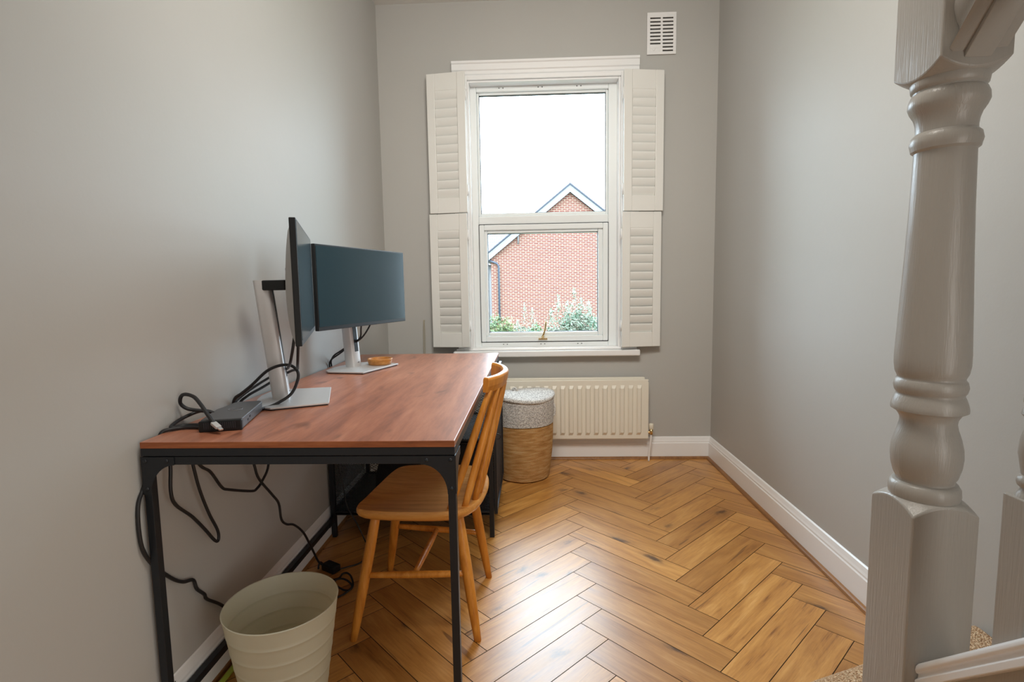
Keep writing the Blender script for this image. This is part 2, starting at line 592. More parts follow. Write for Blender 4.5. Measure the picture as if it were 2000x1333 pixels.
def herringbone():
    w, L = .110, .525
    s = 1 / math.sqrt(2)
    eu, ev = Vector((s, -s, 0)), Vector((-s, -s, 0))
    P0 = Vector((1.036, -.8997, 0)) + eu * w        # corner (0,0) of the lattice
    bm = bmesh.new()
    uvl = bm.loops.layers.uv.new('UVMap')
    tone = bm.faces.layers.float.new('tone')
    g = .0013
    rnd = random.Random(3)

    def plank(u0, v0, du, dv):
        us, vs = (u0 + g, u0 + du - g), (v0 + g, v0 + dv - g)
        pts = [(us[0], vs[0]), (us[1], vs[0]), (us[1], vs[1]), (us[0], vs[1])]
        c = P0 + eu * (u0 + du / 2) + ev * (v0 + dv / 2)
        if not (XL - .5 < c.x < XR + .5 and YR - .5 < c.y < .5): return
        ou, ov = rnd.uniform(0, 40), rnd.uniform(0, 40)
        tn = rnd.random()
        top = [bm.verts.new(P0 + eu * a + ev * b) for a, b in pts]
        bot = [bm.verts.new(P0 + eu * (a + (-g if i in (0, 3) else g)) + ev * (b + (-g if i in (0, 1) else g)) + Vector((0, 0, -.0022))) for i, (a, b) in enumerate(pts)]
        fs = [bm.faces.new(top)]
        for i in range(4):
            fs.append(bm.faces.new((top[i], bot[i], bot[(i + 1) % 4], top[(i + 1) % 4])))
        cc = [(a - u0, b - v0) for a, b in pts]
        if dv > du: cc = [(b, a) for a, b in cc]
        idx = {v: cc[i] for i, v in enumerate(top)}
        idx.update({v: cc[i] for i, v in enumerate(bot)})
        for f in fs[1:]: f.material_index = 1
        for f in fs:
            f[tone] = tn
            for lp in f.loops:
                lp[uvl].uv = (idx[lp.vert][0] + ou, idx[lp.vert][1] + ov)
    for mm in range(-12, 13):
        for k in range(-45, 46):
            u, v = k * w + mm * L, k * w - mm * L
            plank(u, v, L, w)
            plank(u, v + w, w, L)
    for co, no in (((XL, 0, 0), (-1, 0, 0)), ((XR, 0, 0), (1, 0, 0)), ((0, YR, 0), (0, -1, 0)), ((0, 0, 0), (0, 1, 0))):
        geom = bm.verts[:] + bm.edges[:] + bm.faces[:]
        bmesh.ops.bisect_plane(bm, geom=geom, plane_co=co, plane_no=no, clear_outer=True)
    bm.normal_update()
    for f in bm.faces:
        if f.normal.z < 0: f.normal_flip()
    vs = [bm.verts.new(p) for p in ((XL - .15, YR - .15, -.0021), (XR + .15, YR - .15, -.0021), (XR + .15, .28, -.0021), (XL - .15, .28, -.0021))]
    vb = [bm.verts.new(v.co + Vector((0, 0, -.06))) for v in vs]
    nf = [bm.faces.new(vs), bm.faces.new(vb[::-1])] + [bm.faces.new((vs[i], vb[i], vb[(i + 1) % 4], vs[(i + 1) % 4])) for i in range(4)]
    me = bpy.data.meshes.new('floor')
    bm.to_mesh(me)
    tones = [f[tone] for f in bm.faces]
    bm.free()
    a = me.attributes.new('plank_tone', 'FLOAT', 'FACE')
    a.data.foreach_set('value', tones)
    me.materials.append(M['floor'])
    me.materials.append(M['joint'])
    o = bpy.data.objects.new('floor', me)
    COL.objects.link(o)
    return struct(o, 'honey oak herringbone floor', 'floor')


herringbone()

# skirting: profile (distance from wall, height)
BB = .138
bbp = [(0, 0), (.016, 0), (.016, .098), (.013, .103), (.013, .110), (.010, .118), (.008, .126), (.006, .134), (.002, BB), (0, BB)]


def skirting(name, fn, a, b, label):
    mb = MB()
    mb.sweep(None, [fn(a, d, z) for d, z in bbp], [fn(b, d, z) for d, z in bbp])
    o = mb.build(name, M['white'])
    bm = bmesh.new(); bm.from_mesh(o.data); bmesh.ops.recalc_face_normals(bm, faces=bm.faces); bm.to_mesh(o.data); bm.free()
    return struct(o, label, 'baseboard')


skirting('baseboard_right', lambda t, d, z: (XR - d, t, z), YR, 0, 'white moulded skirting along the wall by the newel post')
skirting('baseboard_left', lambda t, d, z: (XL + d * .5, t, z), YR, 0, 'white moulded skirting behind the desk')
skirting('baseboard_back', lambda t, d, z: (t, -d, z), XL, XR, 'white moulded skirting under the radiator')
bp = [(0, 0), (.016, 0), (.0155, .004), (.013, .009), (.008, .0125), (.003, .014), (0, .0145)]


def bead(name, fn, a, b, label):
    mb = MB().sweep(None, [fn(a, d, z) for d, z in bp], [fn(b, d, z) for d, z in bp])
    o = mb.build(name, M['bead'])
    bm = bmesh.new(); bm.from_mesh(o.data); bmesh.ops.recalc_face_normals(bm, faces=bm.faces); bm.to_mesh(o.data); bm.free()
    struct(o, label, 'trim')


bead('trim_1', lambda t, d, z: (XR - .016 - d, t, z), -2.2, -.016, 'brown wood beading along the skirting of the newel post wall')
bead('trim_2', lambda t, d, z: (t, -.016 - d, z), XL + .014, XR - .016, 'brown wood beading under the radiator skirting')
bead('trim_3', lambda t, d, z: (XL + .008 + d * .3, t, z), -1.98, -.016, 'brown wood beading on the desk wall skirting')

# ------------------------------------------------------------------ window
win = thing('window_1', 'white two part sash window with a view of a brick gable', 'window', ((WX0 + WX1) / 2, .05, WZ0))
struct(win)


def ring(mb, x0, x1, z0, z1, wl, wr, wb, wt, y0, y1):
    mb.box(x0, x0 + wl, y0, y1, z0, z1).box(x1 - wr, x1, y0, y1, z0, z1)
    mb.box(x0 + wl, x1 - wr, y0, y1, z0, z0 + wb).box(x0 + wl, x1 - wr, y0, y1, z1 - wt, z1)
    return mb


# lining of the reveal and shutter frame
mb = MB()
ring(mb, WX0 - .006, WX1 + .006, WZ0, WZ1, .016, .016, .006, .022, -.034, .055)
ring(mb, WX0 + .010, WX1 - .010, WZ0 + .006, WZ1 - .022, .010, .012, .008, .012, -.02, .055)
mb.build('reveal_lining', M['white'], win, bevel=.003)
# outer frame + transom
mb = MB()
FX0, FX1, FZ0, FZ1 = .522, 1.428, .712, 2.305
ring(mb, FX0, FX1, FZ0, FZ1, .046, .060, .032, .034, .05, .115)
mb.box(FX0 + .046, FX1 - .06, .052, .115, 1.478, 1.530)
mb.build('window_frame', M['upvc'], win, bevel=.006, seg=3)
# fixed upper light: bead and glass
mb = MB()
ring(mb, .568, 1.368, 1.530, 2.271, .014, .014, .018, .014, .066, .10)
mb.build('glazing_bead', M['upvc'], win, bevel=.005, seg=3)
mb = MB(); ring(mb, .580, 1.356, 1.546, 2.259, .005, .005, .004, .005, .074, .09); mb.build('gasket', M['gasket'], win)
MB().box(.582, 1.354, .080, .086, 1.546, 2.257).build('glass_pane', M['glass'], win)
# opening lower sash
mb = MB()
ring(mb, .570, 1.366, .746, 1.476, .030, .032, .034, .034, .042, .10)
sash = mb.build('sash', M['upvc'], win, bevel=.005, seg=3)
mb = MB(); ring(mb, .598, 1.336, .778, 1.444, .020, .030, .026, .020, .056, .095); mb.build('sash_bead', M['upvc'], sash, bevel=.008, seg=3)
mb = MB(); ring(mb, .616, 1.308, .802, 1.426, .005, .005, .005, .005, .070, .085); mb.build('gasket', M['gasket'], sash)
MB().box(.618, 1.306, .076, .082, .804, 1.424).build('glass_pane', M['glass'], sash)
mb = MB(); ring(mb, .567, 1.369, .743, 1.479, .003, .003, .003, .003, .046, .06); mb.build('sash_seal', M['gasket'], win)
# handle
mb = MB()
mb.box(.930, .985, .030, .043, .757, .766)
mb.tube([(.957, .036, .765), (.957, .020, .772), (.957, .012, .782)], .007, 12)
mb.tube(spline([(.952, .014, .776), (.960, .006, .790), (.968, .004, .815), (.974, .006, .845), (.977, .010, .872)]), .0055, 12)
mb.build('window_handle', M['brass'], win)
# keeper holes along the frame
mb = MB()
for cx in (.72, .957, 1.19):
    for dx in (-.012, .012):
        mb.box(cx + dx - .003, cx + dx + .003, .0455, .052, .727, .731)
        mb.box(cx + dx - .003, cx + dx + .003, .0455, .052, 2.288, 2.292)
mb.build('keeper_screws', M['gasket'], win)
# window board
mb = MB().box(.402, 1.548, -.062, .05, .660, .698)
wb = mb.build('window_sill', M['white'], win, bevel=.008, seg=3)
MB().box(.418, 1.532, -.030, .0, .698, .712).build('sill_fillet', M['white'], win, bevel=.004)
# architrave
arch = [(0, 0), (.030, 0), (.030, .012), (.024, .018), (.024, .050), (.018, .056), (.018, .072), (.012, .078), (0, .078)]
mb = MB()
mb.sweep(None, [(.431, -d, 2.424 - z) for d, z in arch], [(1.539, -d, 2.424 - z) for d, z in arch])
mb.box(.431, .506, -.022, 0, .712, 2.346).box(1.446, 1.539, -.022, 0, .712, 2.346)
mb.box(.506, 1.446, -.012, 0, 2.330, 2.350)
o = mb.build('architrave', M['white'], win)
bm = bmesh.new(); bm.from_mesh(o.data); bmesh.ops.recalc_face_normals(bm, faces=bm.faces); bm.to_mesh(o.data); bm.free()


# ------------------------------------------------------------------ shutters
def shutter(xo, xi, z0, z1, rail_t, rail_b, label, n=12):
    """xo: outer edge x (against the wall), xi: hinge edge x"""
    yo, yi, th = -.056, -.090, .024
    t = thing('shutter_panel', label, 'shutter', (xi, yi, z0), 'white louvred shutters folded back beside the window')
    P = lambda s, d, z: Vector((xo + (xi - xo) * s, yo + (yi - yo) * s + d, z))
    W = math.hypot(xi - xo, yi - yo)
    st = .050 / W

    def slab(mb, s0, s1, za, zb, d0=0.0, d1=th):
        mb.hexa([P(s0, d0, za), P(s1, d0, za), P(s1, d1, za), P(s0, d1, za), P(s0, d0, zb), P(s1, d0, zb), P(s1, d1, zb), P(s0, d1, zb)])
    for s0, s1 in ((0, st), (1 - st, 1)):
        mb = MB(); slab(mb, s0, s1, z0, z1); o = mb.build('stile', M['shutter'], t, bevel=.003)
        if xo > xi: o.data.flip_normals()
    for za, zb in ((z0, z0 + rail_b), (z1 - rail_t, z1)):
        mb = MB(); slab(mb, st, 1 - st, za, zb, .002, th - .002); o = mb.build('rail', M['shutter'], t, bevel=.002)
        if xo > xi: o.data.flip_normals()
    za, zb = z0 + rail_b, z1 - rail_t
    p = (zb - za) / n
    for i in range(n):
        zc = za + p * (i + .5)
        mb = MB()
        prof = []
        hw, ht = p * .54, .0052
        tilt = math.radians(-17)
        for k in range(14):
            a = 2 * math.pi * k / 14
            lx, lz = ht * math.sin(a), hw * math.cos(a)
            # upper edge leans out towards the room, lower edge tucks in behind the next one
            prof.append((th / 2 + lx * math.cos(tilt) + lz * math.sin(tilt), zc - lx * math.sin(tilt) + lz * math.cos(tilt)))
        mb.sweep(None, [P(st + .003, d, z) for d, z in prof], [P(1 - st - .003, d, z) for d, z in prof])
        o = mb.build('louvre', M['shutter'], t, auto=50)
        b = bmesh.new(); b.from_mesh(o.data); bmesh.ops.recalc_face_normals(b, faces=b.faces); b.to_mesh(o.data); b.free()
    # hinges on the folding edge
    for zh in (z0 + .16 * (z1 - z0), z1 - .16 * (z1 - z0)):
        c = P(1, th * .5, zh)
        sg = 1 if xi > xo else -1
        MB().tube([c + Vector((sg * .003, 0, -.032)), c + Vector((sg * .003, 0, .032))], .0045, 8).build('hinge', M['white'], t)
    return t


shutter(.284, .516, 1.538, 2.344, .098, .088, 'white louvred shutter panel left of the window, upper of the pair')
shutter(.278, .510, .727, 1.533, .098, .088, 'white louvred shutter panel left of the window, lower of the pair, above the desk')
shutter(1.676, 1.438, 1.527, 2.328, .108, .090, 'white louvred shutter panel right of the window, upper of the pair, under the air vent')
shutter(1.668, 1.430, .717, 1.522, .094, .088, 'white louvred shutter panel right of the window, lower of the pair, above the radiator')

# ------------------------------------------------------------------ air vent
vent = thing('air_vent', 'white slotted air vent cover high on the wall beside the window', 'vent', (1.667, 0, 2.548))
MB().box(1.592, 1.742, -.003, -.0005, 2.442, 2.656).build('vent_backing', M['dark_hole'], vent)
mb = MB()
x0, x1, z0, z1 = 1.583, 1.751, 2.432, 2.665
mb.box(x0, x1, -.012, -.003, z1 - .016, z1).box(x0, x1, -.012, -.003, z0, z0 + .016)
mb.box(x0, x0 + .017, -.012, -.003, z0 + .016, z1 - .016).box(x1 - .017, x1, -.012, -.003, z0 + .016, z1 - .016)
xm = (x0 + x1) / 2
mb.box(xm - .006, xm + .006, -.012, -.003, z0 + .016, z1 - .016)
pz = (z1 - z0 - .032) / 10
for k in range(10):
    zt = z1 - .016 - k * pz
    for a, b, full in ((x0 + .017, xm - .006, k >= 8), (xm + .006, x1 - .017, False)):
        mb.box(a, b, -.012, -.003, zt - (pz if full else pz * .58), zt)
mb.build('vent_grille', M['white'], vent, bevel=.001)
mb = MB().tube(spline([(1.612, -.0125, 2.462), (1.618, -.0135, 2.453), (1.626, -.0135, 2.456), (1.630, -.0125, 2.468)]), .0014, 6)
mb.build('vent_pull', M['white'], vent)

# ------------------------------------------------------------------ radiator
rad = thing('radiator', 'cream panel radiator under the window sill', 'radiator', (1.12, -.05, .148))
RX0, RX1, RZ0, RZ1 = .640, 1.592, .150, .512
mb = MB()
xs = []
pitch = .0517
nfl = int((RX1 - RX0 - .05) / pitch)
first = RX1 - .030 - nfl * pitch
prof = [(RX0, 0)]
for k in range(nfl):
    a = first + k * pitch
    prof += [(a, 0), (a + .010, .0), (a + .018, .0115), (a + .036, .0115), (a + .044, 0)]
prof += [(RX1, 0)]
zr = [(RZ0, 0), (RZ0 + .022, 0), (RZ0 + .040, 1), (RZ1 - .048, 1), (RZ1 - .030, 0), (RZ1, 0)]
V = []; F = []
n = len(prof)
for z, k in zr:
    for x, d in prof: V.append((x, -.082 - (d * k), z))
for j in range(len(zr) - 1):
    for i in range(n - 1):
        F.append((j * n + i, j * n + i + 1, (j + 1) * n + i + 1, (j + 1) * n + i))
mb.add(V, F, False)
mb.box(RX0, RX1, -.0815, -.062, RZ0, RZ1)
rp = mb.build('radiator_panel', M['radiator'], rad)
mb = MB().box(RX0 - .004, RX1 + .004, -.0805, -.0645, RZ0 - .004, RZ0 + .004).box(RX0 - .004, RX1 + .004, -.0805, -.0645, RZ1 - .004, RZ1 + .004)
mb.box(RX0 - .005, RX0 + .004, -.080, -.064, RZ0, RZ1).box(RX1 - .004, RX1 + .005, -.080, -.064, RZ0, RZ1 - .012)
mb.build('panel_seam', M['radiator'], rad, bevel=.003)
MB().box(RX0 + .01, RX1 - .015, -.058, -.028, RZ0 + .02, RZ1 + .014).build('convector', M['radiator'], rad, bevel=.003)
mb = MB()
for bx in (.85, 1.42):
    MB().box(bx, bx + .03, -.028, -.001, .22, .46).build('wall_bracket', M['radiator'], rad)
mb = MB().tube([(RX1, -.07, .185), (1.605, -.07, .185), (1.616, -.07, .185)], .008, 12).tube([(1.616, -.07, .172), (1.616, -.07, .205)], .010, 12)
vb_ = mb.build('valve_body', M['brass'], rad)
MB().lathe((1.616, -.07, .203), [(.012, 0), (.0145, .004), (.0145, .030), (.012, .036), (.006, .038)], 20).build('valve_cap', M['valve'], rad)
MB().tube(spline([(1.616, -.07, .173), (1.613, -.068, .12), (1.606, -.066, .06), (1.603, -.066, .0)]), .0062, 10).build('radiator_pipe', M['white'], rad)
mb = MB().tube([(.640, -.07, .185), (.615, -.07, .185)], .008, 12).tube([(.615, -.07, .0), (.615, -.07, .22)], .0075, 12)
mb.build('return_pipe', M['white'], rad)

# thin cord on the wall by the corner
mb = MB().tube(spline([(.214, -.004, .890), (.2125, -.0055, .86), (.2105, -.006, .80), (.209, -.006, .70), (.209, -.006, .50), (.209, -.006, .139)]), .0028, 8)
mb.tube(spline([(.2155, -.004, .887), (.2185, -.0055, .85), (.2185, -.006, .78), (.2175, -.006, .70), (.2175, -.006, .50), (.2175, -.006, .139)]), .002, 8)
mb.box(.2105, .2205, -.007, -.0005, .884, .894)
tag(mb.build('wall_cord', M['cord_beige'], origin=(.213, -.006, .139)), 'thin beige cord running down the back wall beside the shutter', 'cord')

# ------------------------------------------------------------------ desk
DX0, DX1, DY0, DY1 = -.005, .7146, -2.161, -.568
desk = thing('desk', 'long red brown desk on a black metal frame along the left wall', 'desk', ((DX0 + DX1) / 2, (DY0 + DY1) / 2, 0))
MB().box(DX0, DX1, DY0, DY1, .7352, .75).build('tabletop', M['desk_wood'], desk, bevel=.0015)
MB().box(DX0 + .0005, DX1 - .0005, DY0 - .0006, DY0 + .0002, .7356, .7492).build('edge_band', M['desk_edge'], desk)
BM_ = M['black_metal']
mb = MB().box(DX0, DX1, DY0, DY0 + .022, .7168, .7350)
mb.build('apron_rail', BM_, desk, bevel=.001)
MB().box(DX0 + .018, DX1 - .018, DY0 + .001, DY0 + .02, .6965, .7150).build('apron_rail', BM_, desk, bevel=.001)
for xa, xb in ((DX0 + .001, DX0 + .019), (DX1 - .017, DX1 - .001)):
    MB().box(xa, xb, DY0 + .022, DY1, .7150, .7350).build('side_rail', BM_, desk, bevel=.001)
MB().box(DX0, DX1, DY1 - .02, DY1 - .002, .7150, .7350).build('back_rail', BM_, desk, bevel=.001)
for xa in (DX0, DX1 - .018):
    MB().box(xa, xa + .018, DY0 + .001, DY0 + .021, 0, .7150).build('leg', BM_, desk, bevel=.0012)


def gusset(corner, e1, e2, a, b, w1, w2, nrm, th):
    """plate in the corner of two members: legs a, b long, concave arc between"""
    c = Vector(corner); e1, e2, nrm = Vector(e1), Vector(e2), Vector(nrm)
    pts = [c, c + e1 * a, c + e1 * a + e2 * w2]
    for k in range(1, 12):
        t = k / 12 * math.pi / 2
        # quarter ellipse centred at (a, b)
        u = a - (a - w1) * math.sin(t); v = b - (b - w2) * math.cos(t)
        pts.append(c + e1 * u + e2 * v)
    pts += [c + e2 * b + e1 * w1, c + e2 * b]
    mb = MB().prism(pts, nrm * th)
    o = mb.build('corner_plate', BM_, desk)
    bm = bmesh.new(); bm.from_mesh(o.data); bmesh.ops.recalc_face_normals(bm, faces=bm.faces); bm.to_mesh(o.data); bm.free()
    return o


gusset((DX0, DY0, .7152), (1, 0, 0), (0, 0, -1), .077, .088, .019, .019, (0, -1, 0), .0016)
gusset((DX1, DY0, .7152), (-1, 0, 0), (0, 0, -1), .077, .088, .018, .019, (0, -1, 0), .0016)
gusset((DX1, DY0 + .001, .7152), (0, 1, 0), (0, 0, -1), .077, .088, .020, .019, (1, 0, 0), .0014)
gusset((DX0 + .019, DY0 + .021, .075), (0, 1, 0), (0, 0, 1), .070, .075, .001, .021, (1, 0, 0), .0014)
gusset((DX0 + .019, -1.085, .075), (0, -1, 0), (0, 0, 1), .070, .085, .001, .021, (1, 0, 0), .0014)
gusset((DX0 + .019, -1.085, .715), (0, -1, 0), (0, 0, -1), .070, .085, .001, .003, (1, 0, 0), .0014)
for x, z in ((DX0 + .010, .706), (DX0 + .060, .706), (DX0 + .010, .640), (DX1 - .010, .706), (DX1 - .064, .706), (DX1 - .009, .640)):
    o = MB().lathe((0, 0, 0), [(.0048, 0), (.0046, .0012), (.0034, .0024), (.0012, .003)], 14).build('bolt', BM_, desk)
    for v in o.data.vertices:
        r = v.co + ORIG[desk]
        v.co = Vector((r.x + x, DY0 - .0014 - r.z, r.y + z)) - ORIG[desk]
    o.data.flip_normals()
MB().box(DX0 + .001, DX0 + .019, DY0 + .021, -1.085, .075, .0955).build('stretcher', BM_, desk, bevel=.001)
# mesh cabinet below the far end
CY0, CY1 = -1.085, DY1
CZ0, CZS, CZ1 = .105, .425, .715
for xa, ya in ((DX0, CY0), (DX1 - .02, CY0), (DX0, CY1 - .02), (DX1 - .02, CY1 - .02)):
    MB().box(xa, xa + .02, ya, ya + .02, 0, .715).build('leg', BM_, desk, bevel=.0012)
for zz in (CZ0, CZS):
    MB().box(DX0 + .02, DX1 - .02, CY0 + .001, CY1 - .001, zz, zz + .006).build('shelf', BM_, desk)
    for ya in (CY0 + .001, CY1 - .019):
        MB().box(DX0 + .02, DX1 - .02, ya, ya + .018, zz - .004, zz + .014).build('cabinet_rail', BM_, desk, bevel=.001)
MB().box(DX0 + .001, DX0 + .018, CY0 + .02, CY1 - .02, CZ0 - .004, CZ0 + .014).build('cabinet_rail', BM_, desk, bevel=.001)
MB().box(DX1 - .018, DX1 - .001, CY0 + .02, CY1 - .02, CZ0 - .004, CZ0 + .014).build('cabinet_rail', BM_, desk, bevel=.001)


def expanded(P, W, Hh, parent, name, dw=.0112, dh=.0070, t=.0016):
    """diamond mesh sheet; P(u, v) gives the point on the sheet"""
    mb = MB()
    nrm = (P(1, 0) - P(0, 0)).cross(P(0, 1) - P(0, 0)).normalized()
    slope = dh / dw
    for sgn in (1, -1):
        c0 = -slope * W if sgn > 0 else 0
        c1 = Hh if sgn > 0 else Hh + slope * W
        k = math.ceil(c0 / dh) * dh
        while k < c1:
            # v = k + sgn*slope*u clipped to the rectangle
            us = []
            for u in (0, W):
                v = k + sgn * slope * u
                if 0 <= v <= Hh: us.append(u)
            for v in (0, Hh):
                u = (v - k) / (sgn * slope)
                if 0 < u < W: us.append(u)
            us = sorted(us)
            if len(us) >= 2 and us[-1] - us[0] > .004:
                a, b = P(us[0], k + sgn * slope * us[0]), P(us[-1], k + sgn * slope * us[-1])
                mb.bar(a, b, t, .0012, nrm)
            k += dh
    return mb.build(name, BM_, parent)


expanded(lambda u, v: Vector((DX0 + .02 + u, CY0 + .010, CZ0 + .014 + v)), DX1 - DX0 - .04, CZ1 - CZ0 - .014, desk, 'mesh_panel')
expanded(lambda u, v: Vector((DX0 + .02 + u, CY1 - .010, CZ0 + .014 + v)), DX1 - DX0 - .04, CZ1 - CZ0 - .014, desk, 'mesh_panel', .022, .014)
# door on the room side, with a ring pull
XD = DX1 + .002
mb = MB()
for a in ((CY0 + .004, CY0 + .020, CZ0, .708), (CY1 - .020, CY1 - .004, CZ0, .708)):
    mb.box(XD, XD + .014, a[0], a[1], a[2], a[3])
mb.box(XD, XD + .014, CY0 + .02, CY1 - .02, CZ0, CZ0 + .016).box(XD, XD + .014, CY0 + .02, CY1 - .02, .692, .708)
door = mb.build('cabinet_door', BM_, desk, bevel=.001)
expanded(lambda u, v: Vector((XD + .008, CY0 + .02 + u, CZ0 + .016 + v)), CY1 - CY0 - .04, .692 - CZ0 - .016, door, 'door_mesh', .011, .007, .0016)
pts = [Vector((XD + .016 + .014 * math.sin(a) * 1.0, CY0 + .05, .438 + .012 * math.cos(a))) for a in [math.pi * k / 10 for k in range(11)]]
MB().tube([pts[0] - Vector((.006, 0, 0))] + pts + [pts[-1] - Vector((.006, 0, 0))], .0018, 8).build('ring_pull', BM_, door)

# dark rounded form inside the cabinet
prof = closed2([(.20, .115), (.175, .17), (.18, .27), (.215, .36), (.26, .40), (.42, .405), (.60, .39), (.655, .33), (.665, .20), (.65, .115), (.40, .112)], 4)
mb = MB().sweep(None, [(x, -1.02, z) for x, z in prof], [(x, -.68, z) for x, z in prof])
form = mb.build('cabinet_form', M['form'], origin=(.42, -.85, .111), bevel=.03, seg=4, angle=50)
bm = bmesh.new(); bm.from_mesh(form.data); bmesh.ops.recalc_face_normals(bm, faces=bm.faces); bm.to_mesh(form.data); bm.free()
form.data.polygons.foreach_set('use_smooth', [True] * len(form.data.polygons))
tag(form, 'dark rounded form inside the black mesh cabinet under the desk', 'form')

# ------------------------------------------------------------------ monitors
def monitor(label, a, b, z0, z1, foot, lean, cat='monitor', cabs=None):
    """a: near end of the screen, b: far end (plan), n: the way the screen faces"""
    a, b = Vector((*a, 0)), Vector((*b, 0))
    t = (b - a).normalized()
    n = Vector((-t.y, t.x, 0))
    if n.x < 0: n = -n
    W = (b - a).length
    Z = Vector((0, 0, 1))
    base = Vector((*foot, .75))
    th = thing('monitor', label, cat, base)
    P = lambda u, d, z: a + t * u + n * d + Z * z
    # housing with a black edge
    mb = MB().hexa([P(0, -.016, z0), P(W, -.016, z0), P(W, 0, z0), P(0, 0, z0), P(0, -.016, z1), P(W, -.016, z1), P(W, 0, z1), P(0, 0, z1)])
    hs = mb.build('housing', M['black_plastic'], th, bevel=.002)
    V = []; F = []
    nu, nv = 16, 14
    for jv in range(nv + 1):
        v = jv / nv
        for iu in range(nu + 1):
            u = iu / nu
            fu = max(0.0, math.sin(math.pi * u)) ** .30
            fv = max(0.0, math.sin(math.pi * (v ** .8))) ** .55
            V.append(P(.008 + (W - .016) * u, -.0155 - .032 * fu * fv, z0 + .003 + (z1 - z0 - .010) * v))
    for jv in range(nv):
        for iu in range(nu):
            q = jv * (nu + 1) + iu
            F.append((q, q + 1, q + nu + 2, q + nu + 1))
    o = MB().add(V, F, True).build('back_cover', M['back_plastic'], th)
    e = .006
    mb = MB().hexa([P(e, -.0005, z0 + .015), P(W - e, -.0005, z0 + .015), P(W - e, .0008, z0 + .015), P(e, .0008, z0 + .015), P(e, -.0005, z1 - e), P(W - e, -.0005, z1 - e), P(W - e, .0008, z1 - e), P(e, .0008, z1 - e)])
    mb.build('screen', M['screen'], th)
    # foot plate: straight front edge, tapered back with round corners
    o2 = [(.142, -.131), (.142, .131), (-.015, .150), (-.045, .125), (-.066, .06), (-.070, 0), (-.066, -.06), (-.045, -.125), (-.015, -.150)]
    B = lambda d, s, z: base + n * d + t * s + Z * z
    pl = MB().prism([B(d, s, .0035) for d, s in o2], (0, 0, .0055)).build('foot_plate', M['silver'], th, bevel=.0015)
    bm = bmesh.new(); bm.from_mesh(pl.data); bmesh.ops.recalc_face_normals(bm, faces=bm.faces); bm.to_mesh(pl.data); bm.free()
    pd = MB().prism([B(d * .96 + .002, s * .97, 0) for d, s in o2], (0, 0, .0036)).build('foot_pad', M['black_plastic'], th)
    bm = bmesh.new(); bm.from_mesh(pd.data); bmesh.ops.recalc_face_normals(bm, faces=bm.faces); bm.to_mesh(pd.data); bm.free()
    # column, leaning back
    sec = []
    hw, hd = .029, .025
    for k in range(20):
        an = 2 * math.pi * k / 20
        ca, sa = math.cos(an), math.sin(an)
        sec.append((hd * math.copysign(abs(ca) ** .45, ca), hw * math.copysign(abs(sa) ** .45, sa)))
    hcol = .37
    mb = MB().sweep(None, [B(d, s, .009) for d, s in sec], [B(d * .97 - lean, s * .97, hcol) for d, s in sec])
    cl = mb.build('stand_column', M['silver'], th, auto=40)
    bm = bmesh.new(); bm.from_mesh(cl.data); bmesh.ops.recalc_face_normals(bm, faces=bm.faces); bm.to_mesh(cl.data); bm.free()
    # dark channel on the front of the column, cable slot
    k0, k1 = .075, .365
    f = lambda z: -lean * z / hcol
    mb = MB().hexa([B(.022 + f(k0), -.012, k0), B(.0258 + f(k0), -.012, k0), B(.0258 + f(k0), .012, k0), B(.022 + f(k0), .012, k0),
                    B(.0225 + f(k1), -.012, k1), B(.0258 + f(k1), -.012, k1), B(.0258 + f(k1), .012, k1), B(.0225 + f(k1), .012, k1)])
    mb.build('column_channel', M['black_plastic'], th)
    # arm from the column to the back cover
    zc = 1.105 - .75
    pc = B(.012 + f(zc), 0, zc)
    mid = a + t * (W / 2) + n * -.045 + Z * 1.105
    mb = MB().bar(pc, Vector((mid.x, mid.y, pc.z)), .06, .030)
    mb.build('tilt_arm', M['black_plastic'], th, bevel=.003)
    MB().obox(mid + n * .0, n, t, Z, .008, .06, .05).build('mount_plate', M['black_plastic'], th, bevel=.003)
    MB().obox(B(.026 + f(.03), .004, .028), n, t, Z, .0006, .005, .0016).build('stand_mark', M['grey_plastic'], th)
    return th, n, t


m1, n1, t1 = monitor('black monitor on silver stand seen edge-on, nearest the docking box', (.314, -2.003), (.115, -1.440), .948, 1.267, (.112, -1.712), .035)
m2, n2, t2 = monitor('black monitor showing its blank dark screen, with a wooden dish on its foot', (.108, -1.391), (.292, -.812), .938, 1.257, (.118, -1.060), .028)


def cord(name, pts, r, label, cat='cable', mat='cable', n=6, parent=None, close=None):
    return tag(MB().tube(spline(pts, n), r, 8).build(name, M[mat], origin=pts[0]), label, cat)


# video and power leads, each one lead
tag(MB().tube(spline([(.246, -1.895, .965), (.238, -1.895, .925), (.215, -1.865, .885), (.165, -1.77, .862), (.105, -1.65, .840), (.060, -1.625, .822), (.024, -1.68, .796), (-.003, -1.74, .767), (-.012, -1.78, .74), (-.011, -1.82, .66)]), .0042, 8).build('monitor_cable', M['cable'], origin=(.16, -1.77, .96)),
    'black lead dropping from the edge-on monitor, the one passing nearer its column', 'cable')
tag(MB().tube(spline([(.252, -1.885, .965), (.249, -1.885, .925), (.232, -1.855, .880), (.180, -1.745, .852), (.105, -1.625, .828), (.060, -1.60, .808), (.026, -1.66, .782), (.002, -1.71, .764), (-.010, -1.74, .74), (-.012, -1.77, .66)]), .0042, 8).build('monitor_cable', M['cable'], origin=(.152, -1.745, .96)),
    'black lead dropping from the edge-on monitor, the one hanging lower at the wall', 'cable')
